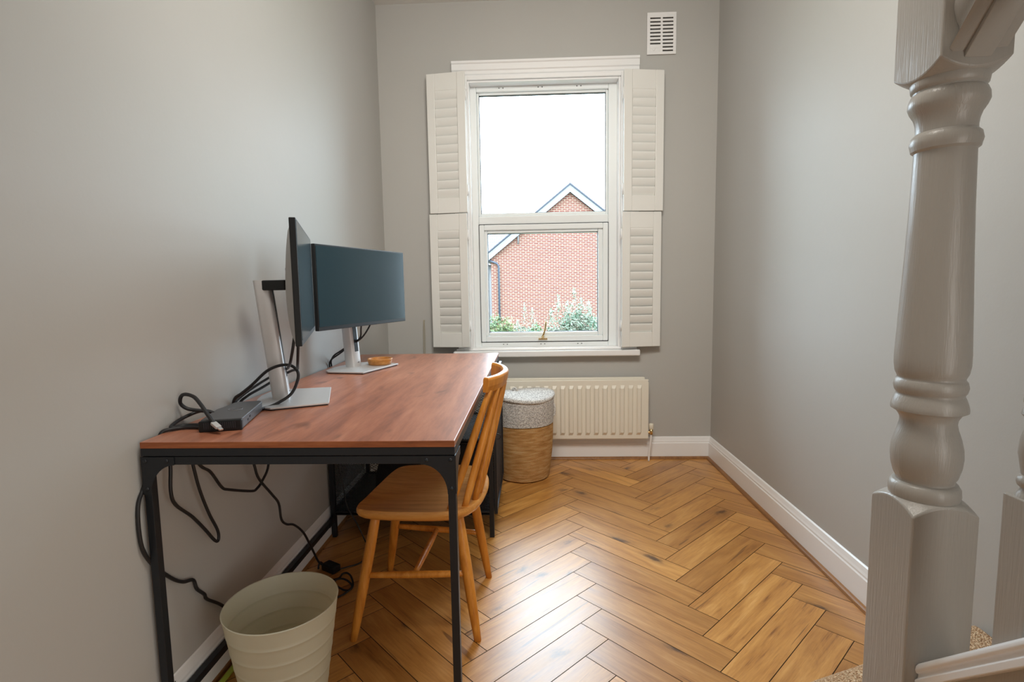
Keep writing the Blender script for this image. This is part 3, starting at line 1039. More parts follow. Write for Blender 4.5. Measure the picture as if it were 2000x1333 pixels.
tag(MB().tube(spline([(.176, -1.095, .968), (.166, -1.085, .925), (.155, -1.062, .888), (.135, -1.055, .868), (.10, -1.045, .85), (.05, -1.02, .822), (.012, -1.0, .800), (-.008, -.985, .772), (-.012, -.975, .735), (-.012, -.97, .60)]), .0036, 8).build('monitor_cable', M['cable'], origin=(.198, -1.115, .95)),
    'black lead behind the wide open screen, the higher of its two', 'cable')
tag(MB().tube(spline([(.204, -1.03, .968), (.185, -1.045, .922), (.160, -1.058, .884), (.130, -1.060, .862), (.09, -1.055, .838), (.05, -1.035, .812), (.010, -1.02, .787), (-.008, -1.005, .764), (-.012, -.995, .73), (-.012, -.99, .60)]), .0036, 8).build('monitor_cable', M['cable'], origin=(.232, -1.02, .95)),
    'black lead behind the wide open screen, the lower of its two', 'cable')

# wooden dish
d0 = thing('wooden_dish', 'small round orange wood dish on the silver monitor foot', 'dish', (.218, -1.005, .7592))
MB().lathe((.218, -1.005, .7592), [(.044, 0), (.048, .001), (.0505, .008), (.0545, .022), (.0545, .026), (.0535, .027), (.0475, .027), (.0465, .025), (.0445, .012), (.042, .008), (.02, .007), (.0005, .007)], 48).build('bowl', M['dish'], d0)

# ------------------------------------------------------------------ docking station
fd, dd = Vector((.968, .25, 0)), Vector((-.25, .968, 0))
A = Vector((.084, -2.080, .75))
dock = thing('docking_station', 'flat dark grey docking box with a black front near the desk edge', 'docking station', A + fd * .047 + dd * .105)
Z = Vector((0, 0, 1))
plan = [(.0, .012), (.004, .004), (.093, .004), (.095, .010), (.095, .205), (.088, .218), (.030, .218), (.020, .205), (.008, .150), (0, .13)]
mb = MB().prism([A + fd * x + dd * y + Z * .002 for x, y in plan], (0, 0, .0265))
o = mb.build('case', M['grey_plastic'], dock, bevel=.0025, seg=2)
bm = bmesh.new(); bm.from_mesh(o.data); bmesh.ops.recalc_face_normals(bm, faces=bm.faces); bm.to_mesh(o.data); bm.free()
mb = MB().obox(A + fd * .0475 + dd * .0005 + Z * .0135, fd, dd, Z, .0485, .006, .0135)
fp = mb.build('front_panel', M['black_plastic'], dock, bevel=.003)
mb = MB()
for k in range(16):
    mb.obox(A + fd * (.012 + k * .0046) + dd * -.0058 + Z * .015, fd, dd, Z, .0012, .0008, .0075)
mb.build('front_vents', M['gasket'], fp)
for dy, dz in ((.055, .013), (.075, .017)):
    MB().obox(A + fd * .0955 + dd * dy + Z * dz, fd, dd, Z, .0006, .0045, .0024).build('port', M['gasket'], dock)
# lid mark: ring with lettering
c = A + fd * .050 + dd * .115 + Z * .0287
M['mark'] = plain('glossy_lid_mark', (.17, .17, .18, 1), .25)
MB().tube([c + fd * .017 * math.cos(a) + dd * .017 * math.sin(a) for a in [2 * math.pi * k / 36 for k in range(37)]], .0009, 6, cap=False).build('lid_ring', M['mark'], dock)
fc = bpy.data.curves.new('lid_letters', 'FONT')
fc.body = 'DELL'; fc.size = .011; fc.align_x = 'CENTER'; fc.align_y = 'CENTER'; fc.extrude = .0003
fo = bpy.data.objects.new('lid_letters', fc)
COL.objects.link(fo)
bpy.context.view_layer.update()
me = bpy.data.meshes.new_from_object(fo.evaluated_get(bpy.context.evaluated_depsgraph_get()))
bpy.data.objects.remove(fo)
lt = bpy.data.objects.new('lid_letters', me)
COL.objects.link(lt)
rot = Matrix((fd, dd, Z)).transposed()
me.transform(Matrix.Translation(c - ORIG[dock]) @ rot.to_4x4())
me.materials.clear(); me.materials.append(M['mark'])
lt.parent = dock; ORIG[lt] = ORIG[dock]
# lead with a silver plug that loops over the front
q = A + fd * .0 + dd * .02
lead = MB().tube(spline([(.1215, -2.082, .7735), (.100, -2.070, .792), (.076, -2.055, .812), (.050, -2.04, .829), (.022, -2.03, .834), (.003, -2.02, .826), (-.006, -2.01, .806), (.006, -2.0, .790), (.040, -1.99, .782), (.058, -1.985, .777), (.072, -1.985, .768)]), .0046, 10).build('dock_lead', M['cable'], dock)
p0, p1 = Vector((.1205, -2.083, .774)), Vector((.141, -2.095, .7655))
dirp = (p1 - p0).normalized(); sd = dirp.cross(Z).normalized()
MB().obox((p0 + p1) / 2, dirp, sd, sd.cross(dirp), .0125, .0068, .0034).build('plug', M['silver'], lead, bevel=.001)
MB().obox(p1 + dirp * .006, dirp, sd, sd.cross(dirp), .0055, .0045, .0016).build('plug_tip', M['chrome'], lead)
tag(MB().tube(spline([(.088, -2.02, .764), (.060, -1.985, .776), (.020, -1.972, .778), (-.002, -2.0, .770), (-.006, -2.04, .762), (.004, -2.065, .758), (.020, -2.040, .757), (.055, -2.035, .757)]), .0046, 8).build('desk_cable', M['cable'], origin=(.07, -1.985, .754)),
    'black cable bundled in a low loop between the docking box and the wall', 'cable')
tag(MB().tube(spline([(.070, -2.052, .755), (.045, -2.05, .7555), (.022, -2.055, .7555), (.006, -2.072, .756), (-.006, -2.084, .753), (-.012, -2.092, .738), (-.0135, -2.110, .70), (-.0125, -2.150, .645), (-.010, -2.176, .605), (-.009, -2.180, .529), (-.008, -2.166, .478), (-.007, -2.128, .424), (-.007, -2.084, .377), (-.007, -2.051, .352), (-.007, -2.015, .336), (-.004, -2.007, .307), (-.004, -1.979, .275), (-.004, -1.969, .255), (-.003, -1.914, .205), (.004, -1.86, .14), (.03, -1.78, .03), (.05, -1.70, .006), (.06, -1.60, .006)]), .0045, 8).build('desk_cable', M['cable'], origin=(.07, -2.05, .755)),
    'black cable leaving the docking box over the desk corner and down outside the near leg', 'cable')
tag(MB().tube(spline([(.086, -1.862, .770), (.104, -1.880, .760), (.118, -1.868, .757), (.135, -1.82, .757), (.175, -1.79, .782), (.196, -1.785, .820), (.199, -1.783, .849), (.180, -1.782, .868), (.146, -1.781, .869), (.104, -1.78, .852), (.055, -1.775, .811), (.020, -1.772, .785), (-.004, -1.77, .768), (-.012, -1.768, .735), (-.012, -1.76, .62)]), .0045, 8).build('desk_cable', M['cable'], origin=(.086, -1.862, .77)),
    'black cable arching in a tall loop in front of the silver monitor column', 'cable')
# hanging leads under the desk
tag(MB().tube(spline([(.01, -2.095, .735), (.02, -2.102, .678), (.02, -2.108, .616), (.02, -2.096, .576), (.02, -2.039, .52), (.02, -1.992, .464), (.02, -1.955, .416), (.02, -1.938, .408), (.02, -1.938, .436), (.02, -1.971, .5), (.02, -2.002, .579), (.02, -2.02, .65), (.012, -2.03, .735)], 5), .0042, 8).build('hanging_cable', M['cable'], origin=(.02, -2.1, .735)),
    'black cable hanging in a deep narrow loop under the near end of the desk', 'cable')
tag(MB().tube(spline([(.012, -2.03, .715), (.03, -2.009, .646), (.03, -1.966, .611), (.03, -1.922, .553), (.03, -1.888, .532), (.03, -1.774, .483), (.03, -1.742, .478), (.03, -1.705, .491), (.03, -1.662, .528), (.02, -1.64, .62), (.012, -1.63, .735)], 5), .0040, 8).build('hanging_cable', M['cable'], origin=(.012, -2.03, .715)),
    'black cable sagging in a wide shallow curve under the desk', 'cable')
tag(MB().tube(spline([(.012, -1.83, .735), (.05, -1.812, .63), (.06, -1.803, .576), (.06, -1.782, .525), (.06, -1.711, .448), (.06, -1.67, .4), (.06, -1.659, .342), (.06, -1.626, .31), (.06, -1.573, .283), (.06, -1.506, .224), (.06, -1.451, .145), (.06, -1.385, .045), (.07, -1.35, .018), (.09, -1.345, .015)], 5), .0040, 8).build('hanging_cable', M['cable'], origin=(.012, -1.83, .735)),
    'black cable running from under the desk down to the plug block on the floor', 'cable')
tag(MB().tube(spline([(.045, -1.14, .735), (.047, -1.13, .5), (.053, -1.12, .343), (.066, -1.12, .278), (.081, -1.12, .162), (.122, -1.12, .078), (.160, -1.14, .012), (.205, -1.22, .0045), (.195, -1.307, .0045), (.150, -1.345, .0045), (.112, -1.375, .008)], 6), .0028, 8).build('hanging_cable', M['cable'], origin=(.045, -1.14, .735)),
    'thin black cable hanging in front of the mesh cabinet down to the floor', 'cable')
# plug block and coil on the floor
pb = thing('plug_block', 'black plug block on the floor behind the frosted bin', 'plug', (.100, -1.366, 0))
MB().obox((.096, -1.362, .014), (.86, -.51, 0), (.51, .86, 0), (0, 0, 1), .034, .020, .014).build('block_case', M['black_plastic'], pb, bevel=.005, seg=3)
MB().tube(spline([(.060, -1.345, .016), (.045, -1.340, .022), (.040, -1.345, .010), (.045, -1.36, .006)]), .0035, 8).build('strain_relief', M['cable'], pb)
cp = [(.075, -1.40, .006), (.11, -1.44, .006), (.148, -1.429, .006), (.156, -1.405, .010), (.170, -1.400, .012), (.190, -1.415, .010), (.209, -1.446, .006), (.221, -1.480, .005), (.215, -1.506, .005), (.190, -1.505, .009), (.150, -1.475, .013), (.152, -1.448, .014), (.175, -1.446, .014), (.200, -1.460, .011), (.222, -1.492, .0105), (.212, -1.520, .006), (.195, -1.542, .0045), (.165, -1.58, .0045), (.12, -1.62, .0045), (.09, -1.66, .0045)]
tag(MB().tube(spline(cp, 6), .0036, 8).build('floor_cable', M['cable'], origin=(.19, -1.45, 0)), 'black cable coiled in loops on the floor beside the chair leg', 'cable')
tag(MB().tube(spline([(.010, -1.70, .008), (.012, -1.80, .008), (.016, -1.90, .008), (.016, -1.98, .008), (.020, -2.04, .008)], 5), .0075, 10).build('green_cable', M['green'], origin=(.012, -1.88, 0)),
    'yellow green cable lying along the skirting behind the frosted bin', 'cable')

# ------------------------------------------------------------------ chair
SZ = .415
chair = thing('wooden_chair', 'honey coloured wooden spindle back chair tucked under the desk', 'chair', (.535, -1.57, 0))
outl = [(.340, -1.66), (.334, -1.72), (.352, -1.752), (.42, -1.768), (.52, -1.775), (.62, -1.772), (.675, -1.75), (.712, -1.69), (.731, -1.58), (.728, -1.47), (.700, -1.385), (.65, -1.345), (.55, -1.332), (.45, -1.335), (.39, -1.352), (.366, -1.41), (.352, -1.53)]
ol = closed2(outl, 5)
cx, cy = .53, -1.56
V = []; F = []
layers = [(.93, -.034), (.975, -.026), (1.0, -.015), (1.0, -.006), (.985, 0), (.90, -.0015), (.75, -.006), (.5, -.010), (.25, -.012)]
n = len(ol)
for s, dz in layers:
    for x, y in ol: V.append((cx + (x - cx) * s, cy + (y - cy) * s, SZ + dz))
V.append((cx, cy, SZ - .0125)); V.append((cx, cy, SZ - .034))
for l in range(len(layers) - 1):
    for k in range(n): F.append((l * n + k, l * n + (k + 1) % n, (l + 1) * n + (k + 1) % n, (l + 1) * n + k))
top, bot = len(V) - 2, len(V) - 1
for k in range(n):
    F.append(((len(layers) - 1) * n + k, (len(layers) - 1) * n + (k + 1) % n, top))
    F.append(((k + 1) % n, k, bot))
MB().add(V, F, True).build('seat', M['seat_wood'], chair, auto=60)


def turned(mbname, a, b, r0, rm, r1, parent, mat='chair_wood', n=14):
    a, b = Vector(a), Vector(b)
    pts = [a.lerp(b, k / 10) for k in range(11)]
    rs = []
    for k in range(11):
        u = k / 10
        rs.append(r0 * (1 - u) ** 2 + 2 * (2 * rm - .5 * (r0 + r1)) * u * (1 - u) + r1 * u * u)
    return MB().tube(pts, 0, n, True, rs).build(mbname, M[mat], parent)


legs = {'fn': ((.392, -1.705, .392), (.322, -1.772, 0)), 'ff': ((.392, -1.41, .392), (.330, -1.372, 0)),
        'bn': ((.650, -1.705, .392), (.710, -1.768, 0)), 'bf': ((.655, -1.425, .392), (.716, -1.405, 0))}
LP = {}
for k, (a, b) in legs.items():
    turned('leg', a, b, .014, .0168, .0112, chair)
    LP[k] = lambda z, a=Vector(a), b=Vector(b): b.lerp(a, z / a.z)
turned('stretcher', LP['fn'](.195), LP['bn'](.200), .008, .0112, .008, chair)
turned('stretcher', LP['ff'](.195), LP['bf'](.180), .008, .0112, .008, chair)
sa = LP['fn'](.195).lerp(LP['bn'](.20), .48); sb = LP['ff'](.195).lerp(LP['bf'](.18), .50)
turned('stretcher', sa, sb, .008, .011, .008, chair)
# crest rail: an arc in plan
crest = spline([(.744, -1.715, 0), (.772, -1.665, 0), (.789, -1.600, 0), (.794, -1.545, 0), (.786, -1.480, 0), (.768, -1.425, 0), (.745, -1.385, 0)], 6)
V = []; F = []
cz0, cz1 = .768, .815
sec = [(-.010, cz0), (.006, cz0 - .001), (.013, cz0 + .020), (.016, cz1 - .006), (.012, cz1), (-.003, cz1 + .001), (-.007, cz1 - .006), (-.009, cz0 + .018)]
for i, p in enumerate(crest):
    tg = (crest[min(i + 1, len(crest) - 1)] - crest[max(i - 1, 0)]).normalized()
    nn = Vector((-tg.y, tg.x, 0))
    if nn.x < 0: nn = -nn
    for d, z in sec: V.append(p + nn * d + Vector((0, 0, z)))
k8 = len(sec)
for i in range(len(crest) - 1):
    for k in range(k8): F.append((i * k8 + k, i * k8 + (k + 1) % k8, (i + 1) * k8 + (k + 1) % k8, (i + 1) * k8 + k))
F.append(tuple(range(k8))[::-1]); F.append(tuple((len(crest) - 1) * k8 + k for k in range(k8)))
o = MB().add(V, F).build('crest_rail', M['chair_wood'], chair, bevel=.003, seg=3, angle=28)
bm = bmesh.new(); bm.from_mesh(o.data); bmesh.ops.recalc_face_normals(bm, faces=bm.faces); bm.to_mesh(o.data); bm.free()
bots = [(.628, -1.738), (.672, -1.722), (.698, -1.672), (.706, -1.615), (.702, -1.50), (.672, -1.40)]
tops = [(.757, -1.697), (.778, -1.652), (.790, -1.600), (.795, -1.545), (.787, -1.480), (.768, -1.424)]
for (bx, by), (tx, ty) in zip(bots, tops):
    turned('spindle', (bx, by, SZ - .012), (tx, ty, cz0 + .006), .0098, .0126, .0085, chair)

# ------------------------------------------------------------------ laundry basket
bc = (.832, -.298, 0)
basket = thing('laundry_basket', 'round jute laundry basket with a grey rope top beside the radiator', 'basket', bc)


def coil(r0, r1, z0, z1, rows, bulge=.006, tilt=None):
    out = []
    for k in range(rows):
        u0 = k / rows
        for j in range(5):
            u = u0 + j / 5 / rows
            s = .0030 * abs(math.sin(math.pi * j / 5))
            out.append((r0 + (r1 - r0) * u + bulge * math.sin(math.pi * u) + s, z0 + (z1 - z0) * u))
    return out


def lathe_uv(prof, n, wob=None):
    mb = MB().lathe(bc, prof, n, True, False, wob=wob)
    uvs = {}
    m_ = len(prof)
    for i in range(m_ - 1):
        for k in range(n):
            uvs[i * n + k] = [(k / n, i / 5), ((k + 1) / n, i / 5), ((k + 1) / n, (i + 1) / 5), (k / n, (i + 1) / 5)]
    mb.uv = uvs
    return mb


wob = lambda a, z: 1 + .008 * math.sin(3 * a + 9 * z) + .005 * math.sin(7 * a - 14 * z)
lathe_uv([(.128, 0.001), (.140, .003)] + coil(.145, .168, .006, .318, 40), 96, wob).build('jute_body', M['jute'], basket)
lathe_uv(coil(.169, .176, .318, .470, 19, .002), 96, wob).build('rope_band', M['rope'], basket)
mb = MB()
n = 64
V = []; F = []
prof = [(.172, .462), (.181, .462), (.184, .470), (.182, .478), (.17, .484), (.12, .490), (.06, .494), (.001, .495)]
for r, z in prof:
    for k in range(n):
        a = 2 * math.pi * k / n
        V.append((bc[0] + r * math.cos(a) * (1 + .012 * math.sin(3 * a)), bc[1] + r * math.sin(a), z + .010 * (r / .18) * math.sin(2 * a + .6)))
for i in range(len(prof) - 1):
    for k in range(n): F.append((i * n + k, i * n + (k + 1) % n, (i + 1) * n + (k + 1) % n, (i + 1) * n + k))
F.append(tuple(range(n))[::-1]); F.append(tuple((len(prof) - 1) * n + k for k in range(n)))
lid = mb.add(V, F, True).build('lid', M['rope'], basket)
mb = MB().tube(spline([(.772, -.288, .497), (.777, -.292, .508), (.787, -.296, .511), (.797, -.302, .503), (.803, -.306, .494)]), .006, 8)
mb.build('lid_loop', M['rope'], lid)
for sgn in (1,):
    MB().tube(spline([(bc[0] + .174, bc[1] - .02, .425), (bc[0] + .181, bc[1] - .025, .41), (bc[0] + .181, bc[1] - .03, .37), (bc[0] + .173, bc[1] - .035, .355)]), .005, 8).build('rope_handle', M['rope'], basket)

# ------------------------------------------------------------------ waste bin
wc = (.228, -2.020, 0)
wbn = thing('waste_bin', 'frosted translucent plastic waste bin in front of the desk leg', 'bin', wc)
HS = (.055, .100, .145, .190, .235)
radius = lambda z: .098 + .042 * z / .28
keys = [.004 + .276 * k / 24 for k in range(1, 25)]
zs = sorted([z for z in keys if all(abs(z - h) > .004 for h in HS)] + [h + d for h in HS for d in (-.0022, -.0012, .0, .0012, .0022)])
peak = lambda z, a: a if min(abs(z - h) for h in HS) < .0013 else 0
prof = [(.098, .004)] + [(radius(z) + peak(z, .0007), z) for z in zs]
prof += [(.1415, .283), (.1402, .2855), (.1385, .283)]
prof += [(radius(z) - .0016 - peak(z, .0012), z) for z in reversed(zs)] + [(.0965, .0065)]
prof += [(.0005, .0062)]
MB().lathe(wc, prof, 72, True, False).build('bin_shell', M['bin'], wbn)

# ------------------------------------------------------------------ staircase side
NX, NY, NW = 1.5776, -2.3755, .1092
newel = thing('newel_post', 'thick turned newel post in grey white paint at the foot of the stairs', 'newel post', (NX, NY, 0))
h = NW / 2


def newel_block(z0, z1, top):
    """square block whose end swells in a shallow dome; top=True domes the top"""
    N = 14
    mb = MB(); V = []; F = []
    g = lambda i: -h + 2 * h * i / N
    zf = lambda x, y: .034 * (1 - (x * x + y * y) / (2 * h * h)) - .0
    # corners lowest: arc edges
    grid = [[(g(i), g(j)) for i in range(N + 1)] for j in range(N + 1)]
    for row in grid:
        for x, y in row:
            e = zf(x, y)
            V.append((NX + x, NY + y, (z1 + e) if top else (z0 - e)))
    for j in range(N):
        for i in range(N):
            a = j * (N + 1) + i
            q = (a, a + 1, a + N + 2, a + N + 1)
            F.append(q if top else q[::-1])
    o0 = len(V)
    border = [(i, 0) for i in range(N)] + [(N, j) for j in range(N)] + [(i, N) for i in range(N, 0, -1)] + [(0, j) for j in range(N, 0, -1)]
    for i, j in border:
        V.append((NX + g(i), NY + g(j), z0 if top else z1))
    m_ = len(border)
    for k in range(m_):
        i, j = border[k]; i2, j2 = border[(k + 1) % m_]
        a, b = j * (N + 1) + i, j2 * (N + 1) + i2
        F.append((o0 + k, o0 + (k + 1) % m_, b, a) if top else (a, b, o0 + (k + 1) % m_, o0 + k))
    F.append(tuple(o0 + k for k in range(m_))[::-1] if top else tuple(o0 + k for k in range(m_)))
    return mb.add(V, F)


newel_block(.004, .691, True).build('base_block', M['newel'], newel, bevel=.0025, seg=2, angle=50)
newel_block(1.4305, 1.86, False).build('top_block', M['newel'], newel, bevel=.0025, seg=2, angle=50)
tp = [(.048, .690), (.0475, .700), (.0505, .707), (.0525, .717), (.0518, .728), (.048, .735), (.0425, .7375), (.0425, .741), (.0465, .750), (.0505, .766), (.0522, .783), (.0512, .800), (.047, .818), (.0425, .832), (.0405, .842), (.0415, .850), (.0465, .859), (.0548, .864), (.0552, .869), (.0535, .877), (.0505, .886), (.0482, .891), (.0482, .8935),
      (.0508, .897), (.0528, .906), (.0508, .915), (.0478, .919), (.0478, .9215), (.0515, .930), (.0535, .944), (.0536, .9615), (.052, 1.0), (.0507, 1.034), (.0468, 1.128), (.044, 1.21), (.0422, 1.292), (.0422, 1.2985), (.0465, 1.302), (.0492, 1.314), (.0470, 1.3245), (.0416, 1.330), (.0414, 1.3365), (.0425, 1.346), (.0455, 1.356), (.0512, 1.366), (.0542, 1.374), (.0535, 1.384), (.0500, 1.3925), (.0480, 1.394), (.0480, 1.3965), (.0512, 1.400), (.0525, 1.409), (.0505, 1.418), (.048, 1.421), (.048, 1.436)]
sp = []
for k in range(len(tp) - 1):
    sp.append(tp[k])
    sp.append(((tp[k][0] + tp[k + 1][0]) / 2, (tp[k][1] + tp[k + 1][1]) / 2))
sp.append(tp[-1])
MB().lathe((NX, NY, 0), sp, 64).build('turned_shaft', M['newel'], newel, auto=38)

# handrail rising towards the viewer
yb = NY - h
hd = Vector((0, -1, 1.05)).normalized()
up = Vector((0, 1.05, 1)).normalized()
X = Vector((1, 0, 0))
prof = closed2([(-.038, .004), (-.036, .016), (-.030, .026), (-.036, .036), (-.040, .050), (-.034, .066), (-.018, .076), (0, .079), (.018, .076), (.034, .066), (.040, .050), (.036, .036), (.030, .026), (.036, .016), (.038, .004)], 3)[:-3]
prof = [(x, max(z, 0)) for x, z in prof]
a0 = Vector((NX, yb + .0, 1.430))
cut = [a0 + X * x + up * z for x, z in prof]
cut = [p - hd * ((p.y - (yb - .0003)) / hd.y) for p in cut]
far = [p + hd * 1.05 for p in cut]
hr = thing('handrail', 'grey white stair handrail rising from the top of the newel post', 'handrail', a0)
o = MB().sweep(None, cut, far).build('rail', M['newel'], hr, auto=40)
bm = bmesh.new(); bm.from_mesh(o.data); bmesh.ops.recalc_face_normals(bm, faces=bm.faces); bm.to_mesh(o.data); bm.free()
# infill strip in the groove below
fl = [(-.020, -.0025), (.020, -.0025), (.020, .004), (-.020, .004)]
c1 = [a0 + X * x + up * z for x, z in fl]; c1 = [p - hd * ((p.y - (yb - .0003)) / hd.y) for p in c1]
o = MB().sweep(None, c1, [p + hd * 1.05 for p in c1]).build('fillet_strip', M['newel'], hr, bevel=.001)
bm = bmesh.new(); bm.from_mesh(o.data); bmesh.ops.recalc_face_normals(bm, faces=bm.faces); bm.to_mesh(o.data); bm.free()

# base rail on the string
bd = Vector((0, -1, .96)).normalized(); bu = Vector((0, .96, 1)).normalized()
b0 = Vector((NX, yb, .430))
lc_ = [(-.036, -.032), (-.036, -.021), (-.0315, -.0195), (-.0305, -.0135), (-.0345, -.0125), (-.0365, -.008), (-.0355, -.003), (-.031, .0005), (-.026, 0), (-.022, -.003)]
cap = lc_ + [(-x, z) for x, z in reversed(lc_)]
br = thing('base_rail', 'white moulded base rail sloping up under the stair spindle', 'rail', b0)
c1 = [b0 + X * x + bu * z for x, z in cap]; c1 = [p - bd * ((p.y - (yb - .0003)) / bd.y) for p in c1]
o = MB().sweep(None, c1, [p + bd * .95 for p in c1]).build('capping', M['white'], br, bevel=.0015)
bm = bmesh.new(); bm.from_mesh(o.data); bmesh.ops.recalc_face_normals(bm, faces=bm.faces); bm.to_mesh(o.data); bm.free()
st = [(-.022, -.32), (-.022, -.0325), (.022, -.0325), (.022, -.32)]
c1 = [b0 + X * x + Vector((0, 0, 1)) * (z * 1.15) for x, z in st]; c1 = [Vector((p.x, yb - .0004, p.z)) for p in c1]
c2 = [p + Vector((0, -.68, .653)) for p in c1]
o = MB().sweep(None, c1, c2).build('stair_string', M['newel'], br)
bm = bmesh.new(); bm.from_mesh(o.data); bmesh.ops.recalc_face_normals(bm, faces=bm.faces); bm.to_mesh(o.data); bm.free()

# one spindle shows beside the newel
sy = -2.580
sz0 = .430 + .96 * (yb - sy)
sz1 = 1.430 + 1.05 * (yb - sy)
bal = thing('stair_spindle', 'square based turned stair spindle at the edge beside the newel post', 'spindle', (NX, sy, sz0))
q = .0235
mb = MB().hexa([(NX - q, sy - q, sz0 + .96 * q - .001), (NX + q, sy - q, sz0 + .96 * q - .001), (NX + q, sy + q, sz0 - .96 * q - .001), (NX - q, sy + q, sz0 - .96 * q - .001),
                (NX - q, sy - q, .787), (NX + q, sy - q, .787), (NX + q, sy + q, .787), (NX - q, sy + q, .787)])
mb.build('square_foot', M['newel'], bal, bevel=.002)
MB().lathe((NX, sy, 0), [(.0215, .786), (.0200, .792), (.0165, .797), (.0165, .800), (.0200, .803), (.0215, .809), (.0200, .815), (.0165, .818), (.0185, .830), (.0215, .848), (.0205, .866), (.0165, .885), (.0155, .893), (.0180, .899), (.0215, .903), (.0200, .910), (.0180, .915), (.0200, .920), (.0200, .926), (.0180, .930), (.0200, .945), (.0190, 1.05), (.0150, 1.38), (.0190, 1.385), (.0190, 1.395), (.0160, 1.40), (.0200, 1.42), (.0205, 1.43)], 28).build('turned_stem', M['newel'], bal, auto=40)
mb = MB().hexa([(NX - q, sy - q, 1.428), (NX + q, sy - q, 1.428), (NX + q, sy + q, 1.428), (NX - q, sy + q, 1.428),
                (NX - q, sy - q, sz1 + 1.05 * q - .006), (NX + q, sy - q, sz1 + 1.05 * q - .006), (NX + q, sy + q, sz1 - 1.05 * q - .006), (NX - q, sy + q, sz1 - 1.05 * q - .006)])
mb.build('square_head', M['newel'], bal, bevel=.002)


# carpeted steps
def step(poly, z0, z1, name, label):
    mb = MB().prism([(x, y, z0) for x, y in poly], (0, 0, z1 - z0))
    o = mb.build(name, M['carpet'], bevel=.022, seg=4, angle=60)
    bm = bmesh.new(); bm.from_mesh(o.data); bmesh.ops.recalc_face_normals(bm, faces=bm.faces); bm.to_mesh(o.data); bm.free()
    for p in o.data.polygons: p.use_smooth = True
    o['kind'] = 'structure'; o['label'] = label; o['category'] = 'step'
    return o


step([(1.43, -2.228), (1.70, -2.123), (1.998, -2.000), (1.998, -2.9), (1.640, -2.9), (1.640, -2.312), (1.50, -2.312)], 0.001, .232, 'stair_step', 'beige speckled carpeted first step behind the newel post')
step([(1.645, -2.47), (1.998, -2.47), (1.998, -3.2), (1.645, -3.2)], .234, .43, 'stair_step', 'beige carpeted second step, hidden behind the newel post')

# ------------------------------------------------------------------ outside
GZ = -3.0
struct(MB().box(-40, 40, .6, 70, GZ - .2, GZ).build('ground_outside', M['lawn']), 'garden ground outside the window', 'ground')
HY = 20.0
house = thing('brick_house', 'red brick house with a white trimmed gable outside the window', 'house', (2.574, HY, GZ))
AX, AZ, SL = 2.574, 5.386, .80
wx0, wx1 = -.853, 6.001
ez = AZ - .30 - SL * (AX - wx0)
mb = MB().prism([(wx0, HY, GZ), (wx1, HY, GZ), (wx1, HY, ez), (AX, HY, AZ - .30), (wx0, HY, ez)], (0, 8, 0))
o = mb.build('brick_gable', M['brick'], house)
bm = bmesh.new(); bm.from_mesh(o.data); bmesh.ops.recalc_face_normals(bm, faces=bm.faces); bm.to_mesh(o.data); bm.free()
ov = .22
mb = MB()
for sg in (-1, 1):
    xe = AX + sg * (AX - wx0 + ov)
    zE = AZ - SL * (AX - wx0 + ov)
    pr = [(AX, HY - .16, AZ), (xe, HY - .16, zE), (xe, HY - .16, zE - .30), (AX, HY - .16, AZ - .30)]
    o = MB().prism(pr, (0, .035, 0)).build('bargeboard', M['fascia'], house)
    bm = bmesh.new(); bm.from_mesh(o.data); bmesh.ops.recalc_face_normals(bm, faces=bm.faces); bm.to_mesh(o.data); bm.free()
    pr = [(AX, HY - .20, AZ + .085), (xe + sg * .03, HY - .20, zE + .06), (xe + sg * .03, HY - .20, zE - .0), (AX, HY - .20, AZ + .005)]
    o = MB().prism(pr, (0, 8.3, 0)).build('roof_slope', M['roof_edge'], house)
    bm = bmesh.new(); bm.from_mesh(o.data); bmesh.ops.recalc_face_normals(bm, faces=bm.faces); bm.to_mesh(o.data); bm.free()
mb = MB().tube([(-1.02, HY + .06, ez - .02), (-.92, HY - .07, ez - .08), (-.60, HY - .07, ez - .20), (-.52, HY - .07, ez - .32), (-.52, HY - .07, GZ)], .045, 10)
mb.build('downpipe', M['pipe_blue'], house)
mb = MB().box(-1.16, -.98, HY, HY + 8, ez - .06, ez + .05); mb.build('gutter', M['fascia'], house)
mb = MB().tube([(.34, HY - .05, 3.45), (.34, HY - .05, 2.95)], .03, 8); mb.build('wall_vent_pipe', M['fascia'], house)
# tiled roof of the next house
nh = thing('tiled_roof_house', 'pale tiled roof of the next house, left of the brick gable', 'house', (-6, 30, GZ))
MB().box(-14, 3.0, 30.5, 36, GZ, 2.6).build('house_wall', M['fascia'], nh)
rf = MB().prism([(-14.5, 30.0, 2.5), (-14.5, 33.2, 5.05), (-14.5, 36.4, 2.5)], (17.2, 0, 0)).build('roof', M['tile'], nh)
bm = bmesh.new(); bm.from_mesh(rf.data); bmesh.ops.recalc_face_normals(bm, faces=bm.faces); bm.to_mesh(rf.data); bm.free()


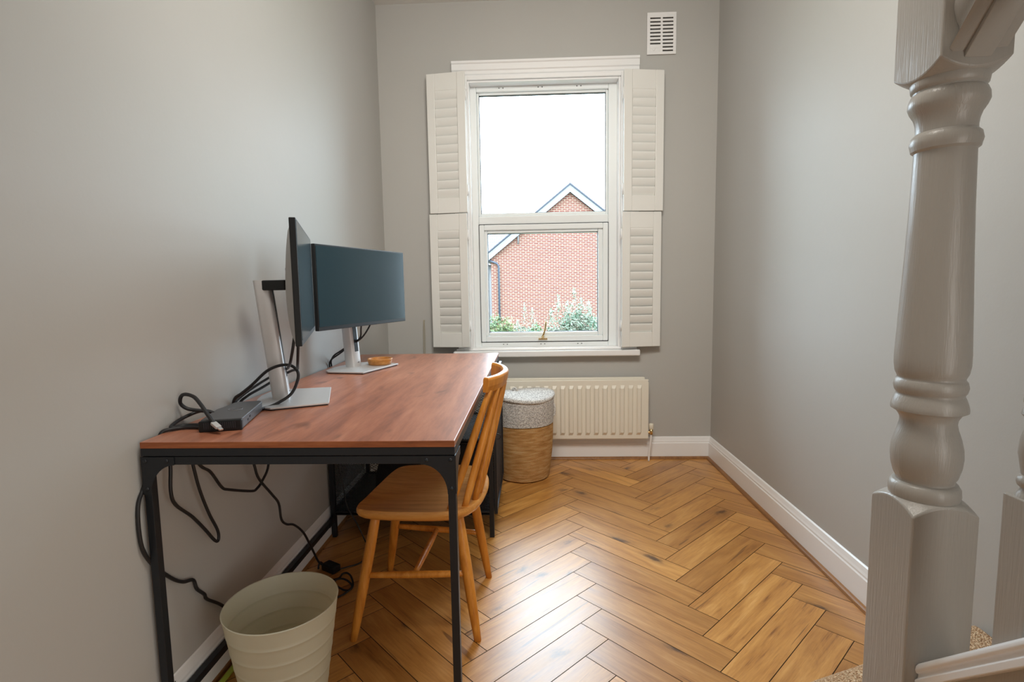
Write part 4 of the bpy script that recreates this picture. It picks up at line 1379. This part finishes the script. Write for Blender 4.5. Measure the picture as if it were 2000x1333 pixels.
def shrub(label, cx, cy, blobs, mat, leaves, size, seed, spires=()):
    rn = random.Random(seed)
    t = thing('garden_shrub', label, 'shrub', (cx, cy, GZ), 'shrubs outside the window')
    mb = MB()
    for bx, bz, rx, rz in blobs:
        mb.tube(spline([(cx, cy, GZ), (cx + (bx - cx) * .4, cy, GZ + (bz - GZ) * .5), (bx, cy, bz)]), .03, 6)
    mb.build('stems', M['twig'], t)
    mb = MB()
    tot = sum(b[2] * b[3] for b in blobs)

    def leaf(p, s):
        d = Vector((rn.gauss(0, 1), rn.gauss(0, 1), rn.gauss(0, 1))).normalized()
        e = d.orthogonal().normalized()
        mb.add([p - d * s, p + e * s * .4, p + d * s, p - e * s * .4], [(0, 1, 2, 3)])
    for bx, bz, rx, rz in blobs:
        for k in range(int(leaves * rx * rz / tot)):
            while True:
                v = Vector((rn.uniform(-1, 1), rn.uniform(-1, 1), rn.uniform(-1, 1)))
                if .25 < v.length < 1: break
            v *= .75 + .35 * rn.random()
            leaf(Vector((bx + v.x * rx, cy + v.y * rx * .7, bz + v.z * rz)), size * rn.uniform(.6, 1.3))
    for sx, sz0, sz1 in spires:
        for k in range(150):
            u = rn.random()
            leaf(Vector((sx + rn.gauss(0, .10) * (1.1 - u), cy + rn.gauss(0, .1), sz0 + (sz1 - sz0) * u)), size * .8)
    mb.build('foliage', M[mat], t)
    return t


shrub('bushy yellow green shrub at the left of the lower window pane', -.05, 12.0, [(-.15, -.05, .36, .40), (.20, -.12, .22, .42), (-.3, -.3, .4, .5), (.1, -.45, .4, .4), (.0, -1.4, .6, .9)], 'leaf_mid', 3200, .05, 1)
shrub('small rounded deep green shrub low in the middle of the pane', 1.02, 12.6, [(1.02, -.22, .18, .26), (.95, -1.3, .45, .8)], 'leaf_deep', 1300, .045, 2)
shrub('tall pale shrub with feathery upright sprays, right side of the pane', 2.0, 11.5, [(1.85, -.05, .32, .36), (2.15, .05, .34, .42), (2.5, -.05, .34, .40), (1.5, -.22, .26, .24), (2.1, -1.2, .8, .9)], 'leaf_pale', 6500, .045, 3,
      spires=((1.62, .1, .88), (1.88, .2, .70), (2.06, .2, 1.04), (2.46, .2, .68), (1.42, -.1, .50), (2.25, .2, .80)))
shrub('low yellowish shrub between the two green bushes', .62, 14.6, [(.55, -.42, .42, .22), (.70, -.45, .35, .25), (.6, -1.6, .6, .8)], 'leaf_pale', 1500, .04, 4, spires=((.64, -.3, .58), (.90, -.3, .40), (.40, -.4, .0)))
